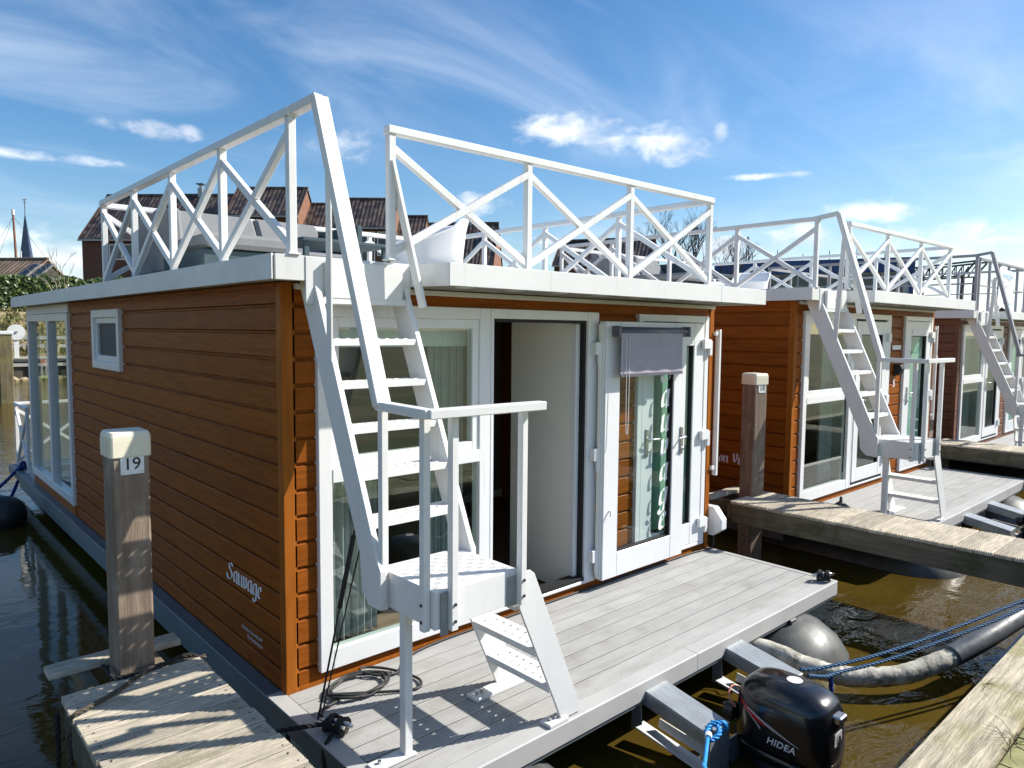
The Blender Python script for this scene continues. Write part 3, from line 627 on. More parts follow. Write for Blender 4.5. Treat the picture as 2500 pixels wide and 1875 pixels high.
def houseboat(loc, k, label, sid, kind, rz=0.0):
    root = thing('houseboat', label, 'houseboat', loc, rz, 'houseboats moored side by side', k)
    trim = 'trim_brown' if sid == 'siding_brown' else sid
    # floats
    for cx in (.60, 3.72):
        rings = []; n = 28
        for (y, r, dz) in ((-1.66, .03, .0), (-1.655, .14, .0), (-1.63, .25, .0), (-1.57, .37, 0), (-1.47, .46, 0), (-1.33, .52, 0), (-1.15, .55, 0), (-.9, .55, 0), (9.0, .55, 0), (9.3, .45, .05), (9.4, .05, .1)):
            rings.append([(cx+r*math.cos(2*math.pi*i/n), y, -.66+dz+r*math.sin(2*math.pi*i/n)) for i in range(n)])
        MB().loft(rings).build('pontoon', 'pontoon_metal', root, smooth=True)
    # steel frame: side flanges and cross members
    for sx, (a, b) in ((0, (-.098, -.002)), (1, (W1+.004, W1+.024))):
        MB().box(a, b, -1.283, 9.5, -.115, -.004).build('side_flange', 'steel_flange', root, bevel=.004)
    MB().box(.01, .04, .05, 9.3, -.34, -.118).build('hull_plate', 'steel_flange', root)
    MB().box(W1-.06, W1-.03, .05, 9.3, -.34, -.118).build('hull_plate', 'steel_flange', root)
    MB().box(.02, W1-.02, -1.17, -.02, -.115, -.035).build('deck_frame', 'black_rubber', root)
    MB().box(.0, W1, -.005, 9.45, -.113, -.024).build('floor_plate', 'interior_floor', root)
    # front deck: grooved composite boards and the folded nosing
    dk = MB().box(.0, 4.37, -1.176, -.012, -.034, -.0075).build('front_deck', 'gasket_gap_black', root)  # bed coloured black as the shade seen down between the boards
    me = MB().prism(grooved(.1390, .024, 9, .0055, .0012), 0, .003, 4.362).mesh('deck_board', 'deck_grey')
    jm = MB().box(.004, 4.361, -.0034, .0034, -.006, -.0018).mesh('gap_shade_strip', 'gasket_gap_black')  # added black filler, stands in for shade in each board gap
    for i in range(8):
        put('deck_board', me, dk, 0, (0, -.0835-i*.1455, 0)); put('gap_shade_strip', jm, dk, 0, (0, -.0835-(i+.5)*.1455, 0))
    nos = [(-1.287, -.118), (-1.287, -.008), (-1.281, 0), (-1.1765, .0005), (-1.1765, -.026), (-1.26, -.026), (-1.26, -.118)]
    for a, b in ((-.002, 2.278), (2.283, 4.418)): MB().prism(nos, 0, a, b).build('deck_nosing', 'deck_trim', root)
    MB().box(.0, 4.40, -1.272, -1.20, -.150, -.1185).build('deck_angle', 'steel_flange', root)
    MB().box(4.366, 4.42, -1.172, -.01, -.11, .002).build('deck_edge', 'deck_trim', root, bevel=.003)
    MB().box(-.096, -.004, -1.283, .06, -.0035, .0015).build('flange_cover', 'deck_trim', root)
    # walls
    sw_open = (3.33, 4.19, 1.80, 2.23)
    sw = panel(MB(), 1, .023, .075, .0, L1, -.02, BH, [sw_open]).build('side_wall', trim, root)
    siding(sw, 1, -1, 0.0, .050, L1, sid, [(3.30, 4.22, 1.76, 2.27)])
    rw = MB().box(W1-.075, W1-.023, 0, L2, -.02, BH).build('side_wall', trim, root); siding(rw, 1, 1, W1, .062, L2, sid)
    fo = [(.24, 2.64, .10, 2.25), (3.24, 4.24, .10, 2.25)]
    fwl = panel(MB(), 0, .023, .075, .07, W1-.07, -.02, BH, fo).build('front_wall', trim, root)
    siding(fwl, 0, -1, 0.0, .050, W1-.050, sid, [(.21, 2.665, .09, 2.27), (3.21, 4.27, .09, 2.27)])
    for px, s in ((0, -1), (W1, 1)):
        a, b = (px-.008, px+.062) if s < 0 else (px-.062, px+.008)
        MB().box(a, b, -.008, .062, -.02, BH-.006).build('corner_trim', trim, root, bevel=.004)
    MB().box(-.008, W1+.008, -.006, .0, -.02, .02).build('base_trim', trim, root)
    MB().box(-.012, .01, .06, L1, BH-.030, BH-.008).build('wall_top_trim', trim, root)
    MB().box(.07, W1-.02, -.035, -.001, BH-.045, BH-.012).build('soffit_trim', 'fascia_white', root, bevel=.003)
    # small side window
    w = MB(); y0, y1, z0, z1 = 3.268, 4.252, 1.730, 2.296; f = .075
    for bx in ((y0, y0+f, z0, z1), (y1-f, y1, z0, z1), (y0+f, y1-f, z0+.0, z0+f), (y0+f, y1-f, z1-f, z1)): w.box(-.034, .05, bx[0], bx[1], bx[2], bx[3])
    w = w.build('side_window', 'white_frame', root, bevel=.004)
    s2 = MB(); f2 = .055
    for bx in ((y0+f, y0+f+f2, z0+f, z1-f), (y1-f-f2, y1-f, z0+f, z1-f), (y0+f+f2, y1-f-f2, z0+f, z0+f+f2), (y0+f+f2, y1-f-f2, z1-f-f2, z1-f)): s2.box(-.010, .05, bx[0], bx[1], bx[2], bx[3])
    s2.build('sash', 'white_frame', w, bevel=.003)
    MB().add([(.015, y0+f, z0+f), (.015, y1-f, z0+f), (.015, y1-f, z1-f), (.015, y0+f, z1-f)], [(0, 1, 2, 3)]).build('insect_screen', 'screen_mesh', w)
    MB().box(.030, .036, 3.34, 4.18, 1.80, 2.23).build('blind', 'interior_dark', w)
    # corner window bay at the rear
    cw = MB(); z0, z1 = .112, 2.285; f = .085; ym = 6.50
    for a, b in ((L1+.003, L1+.09), (ym-.045, ym+.045), (L2-.02, L2+.07)): cw.box(-.032, .06, a, b, z0, z1)
    for a, b in ((L1+.09, ym-.045), (ym+.045, L2-.02)): cw.box(-.03, .06, a, b, z0, z0+.10); cw.box(-.03, .06, a, b, z1-.09, z1)
    cw = cw.build('corner_window', 'white_frame', root, bevel=.004)
    for a, b in ((L1+.09, ym-.045), (ym+.045, L2-.02)): MB().add([(.018, a, z0+.1), (.018, b, z0+.1), (.018, b, z1-.09), (.018, a, z1-.09)], [(0, 1, 2, 3)]).build('pane', 'clear_glass', cw)
    MB().box(-.02, .06, L1+.002, L2+.15, z1+.004, BH-.004).build('window_header', 'fascia_white', root, bevel=.003)
    MB().box(-.012, .06, L1, L2+.06, -.02, z0-.003).build('window_base', trim, root)
    # rear wall: glazed
    rwin = MB(); xs = (.06, 1.15, 2.2, 3.3, W1-.03)
    for x in xs: rwin.box(x-.04, x+.04, L2-.0, L2+.06, .1, 2.29)
    for a, b in zip(xs, xs[1:]): rwin.box(a+.04, b-.04, L2+.001, L2+.058, .1, .19); rwin.box(a+.04, b-.04, L2+.001, L2+.058, 2.2, 2.29)
    rwin = rwin.build('rear_window', 'white_frame', root)
    for a, b in zip(xs, xs[1:]): MB().add([(a+.04, L2+.03, .19), (b-.04, L2+.03, .19), (b-.04, L2+.03, 2.2), (a+.04, L2+.03, 2.2)], [(0, 1, 2, 3)]).build('pane', 'clear_glass', rwin)
    # rear deck and its railing
    MB().box(.0, W1, L2+.07, 9.55, -.022, .0).build('rear_deck', 'deck_grey', root)
    x_rail(root, [((.03, 8.55), (.03, 9.5), 1), ((.03, 9.5), (W1-.05, 9.5), 4)], .0, .93, 'white_paint')
    # interior
    MB().box(.08, W1-.08, .08, L2-.02, BH-.10, BH-.06).build('ceiling', 'interior_wall', root)
    MB().box(2.48, 2.54, .085, .80, .0, BH-.1).build('inner_partition', 'interior_wall', root)
    MB().box(2.54, W1-.08, .74, .80, .0, BH-.1).build('inner_partition', 'interior_wall', root)
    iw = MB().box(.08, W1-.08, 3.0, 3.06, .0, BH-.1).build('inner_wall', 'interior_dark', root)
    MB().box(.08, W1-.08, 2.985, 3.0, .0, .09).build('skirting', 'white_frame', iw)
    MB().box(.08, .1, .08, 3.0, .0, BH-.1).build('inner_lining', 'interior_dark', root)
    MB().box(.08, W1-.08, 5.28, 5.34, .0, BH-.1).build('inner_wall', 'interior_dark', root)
    MB().box(1.62, 1.70, .9, 2.9, .0, .8).build('kitchen_unit', 'interior_dark', root)
    cu = MB()  # gathered curtain at the left of the lower window
    for (xa, xb, z0c, z1c) in ((.27, .72, .14, 1.24), (1.15, 1.44, .14, 2.15)):
        N = 40; P = [(xa+(xb-xa)*i/N, .20+.028*math.sin(i*1.35)+.01*math.sin(i*.6)) for i in range(N+1)]
        vs = [(x, y, z0c) for x, y in P]+[(x, y, z1c) for x, y in P]; cu.add(vs, [(i, i+1, N+2+i, N+1+i) for i in range(N)])
    cu.build('curtain', 'curtain_grey', root, smooth=True)
    MB().box(.33, 1.42, .11, .135, 2.02, 2.19).build('roller_blind', 'white_frame', root)
    # big front window: outer frame with transom, upper sash, lower fixed light
    fr = MB(); yo, yi = -.034, .05
    fr.box(.200, .288, yo, yi, .072, 2.285); fr.box(1.425, 1.524, yo, yi, .072, 2.285); fr.box(.288, 1.425, yo+.001, yi, 2.205, 2.285); fr.box(.288, 1.425, yo+.001, yi, .072, .195); fr.box(.288, 1.425, yo-.004, yi, 1.215, 1.300)
    fr = fr.build('front_window', 'white_frame', root, bevel=.004)
    sash = MB()
    for bx in ((.289, .345, 1.301, 2.204), (1.368, 1.424, 1.301, 2.204), (.345, 1.368, 1.301, 1.362), (.345, 1.368, 2.143, 2.204)): sash.box(bx[0], bx[1], yo+.012, yi-.01, bx[2], bx[3])
    sash.build('sash', 'white_frame', fr, bevel=.003)
    MB().add([(.345, .0, 1.362), (1.368, .0, 1.362), (1.368, .0, 2.143), (.345, .0, 2.143)], [(0, 1, 2, 3)]).build('pane', 'glass', fr)
    MB().add([(.288, .0, .195), (1.425, .0, .195), (1.425, .0, 1.215), (.288, .0, 1.215)], [(0, 1, 2, 3)]).build('pane', 'glass', fr)
    # doorway
    df = MB(); df.box(1.526, 1.556, yo, yi, .072, 2.285); df.box(2.546, 2.677, yo, yi, .072, 2.285); df.box(1.556, 2.546, yo+.001, yi, 2.216, 2.285); df.box(1.556, 2.546, yo+.002, yi, .072, .098)
    df = df.build('door_frame', 'white_frame', root, bevel=.004)
    gk = MB(); gk.box(2.522, 2.545, -.012, .075, .13, 2.215); gk.box(1.557, 2.522, -.012, .075, 2.193, 2.215); gk.box(1.557, 2.545, -.03, .075, .099, .13); gk.build('gasket', 'gasket_gap_black', df)
    rv = MB(); rv.box(2.478, 2.521, .03, .09, .13, 2.193); rv.build('rebate', 'white_frame', df, bevel=.003)
    if kind == 'open':
        d = leaf_door(root, 2.668, 3.792, .088, 2.214, -.118, -.048, .185, .205, glassm='clear_glass')
        MB().box(2.652, 2.668, -.104, -.056, .10, 2.20).build('door_edge', 'white_frame', d, bevel=.003)
        MB().box(2.636, 2.650, -.092, -.066, .11, 2.19).build('door_seal', 'interior_wall', d)
        handle(d, 3.735, -.118, 1.17, -1)
        for hz in (.30, 1.14, 2.0): h = MB(); h.box(2.585, 2.645, -.085, -.035, hz-.055, hz+.045); h.tube([(2.64, -.075, hz-.14), (2.64, -.075, hz+.05)], .017, 10); h.build('hinge', 'white_frame', d, bevel=.003)
        b = MB(); b.tube([(2.755, -.158, 2.135), (3.715, -.158, 2.135)], .036, 14); bl = b.build('sun_blind', 'blind_case', d, smooth=True)
        for bx in (2.735, 3.705): MB().box(bx, bx+.03, -.198, -.119, 2.09, 2.178).build('bracket', 'blind_case', bl, bevel=.004)
        N = 24; vs = []
        for j in range(6):
            for i in range(N+1): vs.append((2.770+.845*i/N, -.190+.004*math.sin(i*.9+j*.5)*(j/5), 2.13-.345*j/5))
        MB().add(vs, [(j*(N+1)+i, j*(N+1)+i+1, (j+1)*(N+1)+i+1, (j+1)*(N+1)+i) for j in range(5) for i in range(N)]).build('fabric', 'blind_fabric', bl, smooth=True)
        MB().box(2.765, 3.620, -.197, -.183, 1.765, 1.790).build('bottom_bar', 'blind_case', bl)
        MB().tube(catmull([(2.865, -.20, 2.10), (2.862, -.204, 1.7), (2.855, -.206, 1.36), (2.842, -.208, 1.30), (2.828, -.206, 1.36), (2.826, -.204, 1.7), (2.828, -.2, 2.08)], 5), .0028, 5).build('cord', 'house_white', bl)
        for i, ch in enumerate('Sauvage'):
            t = MB(); nib_text(t, ch, (3.470, -.0845, 1.69-i*.221), (1, 0, 0), (0, 0, 1), .150, .30, .16); t.build('glass_letter', 'letter_white', d)
        c = MB().tube([(2.742, -.119, .66), (2.742, -.135, .66), (2.725, -.15, .625)], .008, 6).build('door_catch', 'white_frame', d)
    else:
        d = leaf_door(root, 1.575, 2.530, .135, 2.190, -.042, .02, .135, .17)
        handle(d, 1.645, -.042, 1.17, 1)
        for hz in (.35, 1.15, 1.98): MB().box(2.505, 2.60, -.075, -.036, hz-.06, hz+.06).build('hinge', 'white_frame', d, bevel=.004)
    # second door on the right
    sf = MB(); sf.box(3.200, 3.262, yo, yi, .072, 2.285); sf.box(4.216, 4.281, yo, yi, .072, 2.285); sf.box(3.262, 4.216, yo+.001, yi, 2.222, 2.285); sf.box(3.262, 4.216, yo+.002, yi, .072, .10)
    sf = sf.build('door_frame', 'white_frame', root, bevel=.004)
    d2 = leaf_door(root, 3.268, 4.210, .104, 2.216, -.030, .035, .165, .21)
    handle(d2, 3.34, -.030, 1.17, 1)
    MB().box(3.46, 4.02, -.036, -.030, 2.03, 2.085).build('vent_grille', 'tag_white', d2, bevel=.002)
    MB().box(3.44, 4.04, .030, .034, .32, 2.0).build('door_curtain', 'curtain_teal', d2)
    for hz in (.30, 1.15, 2.02): h = MB(); h.box(4.155, 4.275, -.070, -.0345, hz-.045, hz+.045); h.box(4.255, 4.30, -.066, -.034, hz-.11, hz+.03); h.build('hinge', 'white_frame', d2, bevel=.004)
    # grab bar and hooded inlet box at the right corner
    gb = MB(); gb.bar((4.47, -.02, .72), (4.47, -.02, 2.16), .034, .05, (0, 1, 0)); gb.box(4.40, 4.46, -.035, -.005, 2.10, 2.14); gb.box(4.40, 4.46, -.035, -.005, .78, .82); gb.build('grab_bar', 'white_paint', root, bevel=.004)
    MB().prism([(-.06, .13), (-.155, .20), (-.155, .30), (-.06, .415), (.10, .415), (.10, .13)], 0, 4.405, 4.50).build('inlet_box', 'white_frame', root, bevel=.006)
    # roof
    zr0, zr1 = 2.388, 2.522
    A = [(-.17, -.26), (.69, -.26), (.77, -.54), (4.40, -.54), (4.40, 8.10), (-.17, 8.10)]
    ins = [(-.15, -.24), (.70, -.24), (.785, -.52), (4.38, -.52), (4.38, 8.08), (-.15, 8.08)]
    rf = MB().prism(ins, 2, zr0+.012, zr1-.004).build('roof', 'fascia_white', root)
    def fas(a, b, lo=zr0): MB().prism([a, b, (b[0]+(b[0] < -.1)*.02-(b[0] > 4.3)*.02, b[1]+(b[1] < -.2)*.02), (a[0]+(a[0] < -.1)*.02-(a[0] > 4.3)*.02, a[1]+(a[1] < -.2)*.02)], 2, lo, zr1).build('fascia_panel', 'fascia_white', rf, bevel=.002)
    for a, b in (((-.17, 8.10), (-.17, 6.905)), ((-.17, 6.90), (-.17, 2.435)), ((-.17, 2.43), (-.17, -.26))): fas(a, b)
    MB().box(-.149, .018, -.259, -.241, zr0, zr1-.001).build('fascia_panel', 'fascia_white', rf, bevel=.002)
    MB().box(.018, .69, -.264, -.246, 2.265, zr1-.002).build('fascia_panel', 'fascia_white', rf, bevel=.002)
    MB().prism([(.69, -.262), (.77, -.54), (.79, -.535), (.71, -.255)], 2, zr0, zr1).build('fascia_panel', 'fascia_white', rf, bevel=.002)
    MB().box(.7715, 3.652, -.541, -.521, zr0, zr1).build('fascia_panel', 'fascia_white', rf, bevel=.002)
    MB().box(3.655, 4.402, -.541, -.521, zr0, zr1).build('fascia_panel', 'fascia_white', rf, bevel=.002)
    fas((4.40, -.519), (4.40, 8.10))
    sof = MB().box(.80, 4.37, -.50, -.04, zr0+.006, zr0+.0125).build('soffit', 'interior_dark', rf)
    for i in range(9): MB().box(.95+i*.42, 1.03+i*.42, -.45, -.36, zr0+.001, zr0+.005).build('soffit_clip', 'fascia_white', rf)
    # roof railing
    z0, z1 = zr1, (3.245 if kind != 'plain' else 3.45)
    rm = 'white_paint' if kind != 'plain' else 'rail_grey'
    rear_y = 3.57
    if kind != 'plain':
        x_rail(root, [((-.045, rear_y), (-.045, -.235), 4), ((.50, -.345), (3.66, -.40), 3), ((3.66, -.40), (3.66, rear_y), 4), ((3.66, rear_y), (-.045, rear_y), 4)], z0, z1, rm)
    else:
        x_rail(root, [((-.045, rear_y), (-.045, -.235), 3), ((.50, -.13), (3.66, -.13), 5), ((3.66, -.13), (3.66, rear_y), 3), ((3.66, rear_y), (-.045, rear_y), 4)], z0, z1, rm, True)
    # boarding ladder to the roof
    XL, XR = .095, .640
    fy = lambda z: -.43+(z-2.011)*.443            # front edge of the stringers
    lad = MB()                                     # top landing cleat joins the stringers
    lad.box(XL+.03, XR-.03, -.30, -.268, 2.30, 2.50); lad = lad.build('boarding_ladder', 'white_paint', root, bevel=.003)
    for x0, x1 in ((XL-.028, XL+.006), (XR, XR+.034)):
        t = .165; pz, pb = .945, .755
        poly = [(fy(2.50)+.02, 2.515), (fy(2.50)+t, 2.515), (fy(2.36)+t, 2.33), (fy(1.0)+t-.005, 1.0), (-.735, pb+.06), (-.80, pb), (-.91, pb), (-.91, pz+.005), (fy(.98), .985), (fy(2.50)-.0, 2.49)]
        MB().prism(poly, 0, x0, x1).build('stringer', 'white_paint', lad, bevel=.003)
    tm = holed_tread(XR-XL-.014, .145)
    for i in range(6):
        z = 2.305-i*.227; put('tread', tm, lad, 0, (XL+.01, fy(z)+.004, z))
    # handrail: slopes from a peak at the roof rail down to the landing rail
    pk = (.015, -.44, z1+.055); lo = (.085, -.905, 1.765)
    MB().bar((-.045, -.205, z1+.012), pk, .062, .045).build('handrail', rm, lad, bevel=.004)
    MB().bar(pk, lo, .080, .050, (0, 1, .4)).build('handrail', rm, lad, bevel=.004)
    MB().bar((lo[0], lo[1]+.02, lo[2]), (.055, -1.345, 1.765), .062, .042).build('handrail', rm, lad, bevel=.004)
    MB().bar((.040, -1.335, 1.7655), (.72, -1.365, 1.7655), .062, .042).build('handrail', rm, lad, bevel=.004)
    MB().bar((.075, -.412, 1.80), (.030, -.500, 3.08), .012, .05, (0, 1, 0)).build('strut', 'white_paint', lad, bevel=.002)
    MB().bar((.50, -.350, 3.08), (.665, -.425, 2.26), .022, .058, (0, 1, 0)).build('strut', 'white_paint', lad, bevel=.002)
    # landing platform with chequer plate, side skirts, balusters, leg
    px0, px1, py0, py1, pt, pb = .128, .640, -1.275, -.80, .935, .755
    pl = MB(); pl.box(px0, px1, py0, py1, pt-.004, pt); pl.box(px0, px0+.005, py0, py1, pb, pt-.004); pl.box(px0+.005, px1, py0, py0+.005, pb, pt-.004); pl.box(px1-.005, px1, py0+.005, py1, pb, pt-.004)
    pl = pl.build('landing', 'white_paint', root, bevel=.0015)
    cq = MB(); chequer(cq, px0+.02, px1-.015, py0+.03, py1-.02, pt-.0005); stuff(cq.build('chequer_ribs', 'white_paint', pl))
    MB().box(px0+.03, px0+.07, py0-.012, py0, pb-.03, pt-.01).build('corner_plate', 'galvanised', pl)
    MB().box(px1-.07, px1+.001, py0-.006, py0-.001, pb, pt-.03).build('corner_plate', 'galvanised', pl)
    for (bx, by, bz) in ((.108, -.875, pb-.01), (.108, -1.225, pb-.01), (.215, -1.297, pb-.01), (.650, -1.297, pb+.005)):
        s = MB().box(bx-.019, bx+.019, by-.019, by+.019, bz, 1.746).build('baluster', 'white_paint', pl, bevel=.003)
        for dz in (.045, .125):
            if bx < .12: MB().tube([(bx-.020, by, bz+dz), (bx-.025, by, bz+dz)], .008, 8).build('bolt', 'bolt_dark', s)
            else: MB().tube([(bx, by-.020, bz+dz), (bx, by-.025, bz+dz)], .008, 8).build('bolt', 'bolt_dark', s)
    MB().box(.160, .206, -.985, -.935, .012, pb).build('leg', 'white_paint', pl, bevel=.003)
    MB().box(-.02, .225, -1.0, -.915, .001, .013).build('foot_plate', 'white_paint', pl, bevel=.003)
    MB().tube([(.03, -.955, .012), (.03, -.955, .028)], .010, 6).build('bolt', 'steel_bright', pl)
    # steps from the landing to the deck
    sp = MB(); sp.box(.66, .80, -1.24, -.74, .70, .72); sp = sp.build('deck_steps', 'white_paint', root, bevel=.002)
    for y0, y1 in ((-.735, -.720), (-1.268, -1.253)):
        poly = [(.667, .72), (.702, .903), (.742, .903), (.772, .88), (1.152, .012), (.990, .012)]
        MB().prism([(x, z) for x, z in poly], 1, y0, y1).build('stringer', 'white_paint', sp, bevel=.002)
    tm2 = holed_tread(.513, .165)
    for (x, z) in ((.80, .452), (.905, .220)):
        o = put('tread', tm2, sp, 0, (x, -.738, z)); o.rotation_euler = (0, 0, R(-90)); o.location = (x, -.738, z)
    for (fx0, fx1, y0, y1) in ((.765, 1.235, -.815, -.718), (.885, 1.03, -1.285, -1.205)):
        f = MB().box(fx0, fx1, y0, y1, .001, .022).build('foot_plate', 'white_paint', sp, bevel=.003)
        for bx in (fx0+.04, fx0+.075): MB().tube([(bx, (y0+y1)/2, .02), (bx, (y0+y1)/2, .045)], .009, 6).build('bolt', 'steel_bright', f)
    return root

B1 = houseboat((0, 0, 0), 1.0, 'brown wood-clad houseboat with an open glass door, lettered Sauvage, beside the post numbered 19', 'siding_brown', 'open')
B2 = houseboat((6.35, .14, 0), 1.05, 'brown wood-clad houseboat with closed doors and the number 5 on its front wall', 'siding_brown', 'closed', R(-.3))
B3 = houseboat((12.6, .22, .03), 1.0, 'grey-brown clad houseboat with plain dark grey roof railing and a hanging poster', 'siding_greybrown', 'plain')
def boat_names():
    nib_word(B1, 'name_letter', 'letter_white', 'Sauvage', (-.0022, .880, .468), (0, -1.20, 0), (0, 0, 1), .081, .26, .05, R(28))
    for txt, y, z, s in (('Made by Countship BV', .337, .200, .033), ('The Netherlands', .337, .158, .033)):
        font_text('maker_lettering', txt, s, 'letter_grey', B1, frame_mtx((-.0016, y, z), (0, -1, 0), (0, 0, 1)), .0003, shear=.25, align='RIGHT', offset=.0008, space=1.02)
    nib_word(B2, 'name_letter', 'letter_white', 'Bon Vivant', (-.0022, .985, .462), (0, -1.15, 0), (0, 0, 1), .082, .24, .12, R(30))
    font_text('house_number', '5', .15, 'letter_white', B2, frame_mtx((2.90, -.0022, 1.30), (1, 0, 0), (0, 0, 1)), .0004, offset=.004)
    MB().prism([(-.005, 1.45), (-.07, 1.47), (-.11, 1.55), (-.09, 1.60), (-.005, 1.62)], 0, 2.90, 3.02).build('wall_lamp', 'gasket_gap_black', B2, bevel=.006)
    MB().box(2.82, 3.12, -.008, -.002, 1.815, 1.875).build('name_plate', 'tag_white', B2)
    # poster on the third boat's railing
    po = MB(); N = 8; vs = []
    for j in range(N+1):
        for i in range(N+1): a = i/N; b = j/N; vs.append((1.55+1.05*a+.02*b, -.170-.012*math.sin(a*5+b*2), 2.66+.72*b-.04*a))
    po.add(vs, [(j*(N+1)+i, j*(N+1)+i+1, (j+1)*(N+1)+i+1, (j+1)*(N+1)+i) for j in range(N) for i in range(N)])
    po = po.build('poster', 'poster_white', B3, smooth=True)
    for txt, x, z, sz, m in (('Verkoop Verhuur', 1.79, 3.22, .095, 'poster_blue'), ('Q1-Q4', 1.65, 3.10, .09, 'poster_grey'), ('Houseboats', 1.79, 3.02, .075, 'poster_grey'), ('te koop', 1.77, 2.91, .085, 'poster_grey'), ('te huur', 1.77, 2.84, .075, 'poster_grey'), ('www.houseboat', 1.89, 2.70, .09, 'poster_blue')):
        font_text('poster_print', txt, sz, m, po, frame_mtx((x, -.188, z), (1, 0, -.04), (0, 0, 1)), .0003, offset=.001)
boat_names()

# ------------------------------------------------------------------ outboard motor and its bracket
def motor_bracket(parent, dx=0.0):
    for (a, b) in ((1.715, 1.925), (2.630, 2.845)):
        t = MB(); t.prism([(-1.19, -.048), (-1.735, -.150), (-1.735, -.162), (-1.19, -.060)], 0, a, b)
        for xx in ((a, a+.008), (b-.008, b)): t.prism([(-1.19, -.060), (-1.735, -.162), (-1.735, -.46), (-1.715, -.46), (-1.70, -.23), (-1.19, -.145)], 0, xx[0], xx[1])
        t.prism([(-1.735, -.150), (-1.743, -.150), (-1.743, -.47), (-1.735, -.47)], 0, a, b)
        o = t.build('motor_arm', 'galvanised', parent, bevel=.002)
        u = MB(); u.prism([(-1.19, -.14), (-1.255, -.15), (-1.265, -.29), (-1.185, -.35)], 0, a-.004, a+.004); u.build('gusset', 'galvanised', o)
        v = MB(); v.bar((a+.07, -1.19, -.345), (a+.10, -1.70, -.44), .10, .012); v.bar((a+.13, -1.30, -.31), (a+.135, -1.70, -.36), .012, .06); v.build('strut', 'white_paint', o, bevel=.002)
    tr = MB().box(1.73, 2.84, -1.705, -1.690, -.50, -.30).build('transom_plate', 'galvanised', parent, bevel=.002)
    for x in (1.86, 1.98, 2.6, 2.72):
        for z in (-.36, -.43): MB().tube([(x, -1.705, z), (x, -1.716, z)], .011, 8).build('bolt', 'bolt_dark', tr)
motor_bracket(B1); motor_bracket(B2)
CWL = [(-.445, .17, .11), (-.43, .235, .145), (-.40, .265, .170), (-.375, .278, .178), (-.342, .284, .184), (-.28, .292, .190), (-.15, .290, .188), (-.05, .278, .178), (.005, .250, .158), (.042, .200, .124), (.060, .130, .078), (.066, .04, .03)]
def cow(z):
    for (a, b) in zip(CWL, CWL[1:]):
        if a[0] <= z <= b[0]:
            f = (z-a[0])/(b[0]-a[0]); return a[1]+(b[1]-a[1])*f, a[2]+(b[2]-a[2])*f
    return CWL[-1][1:]
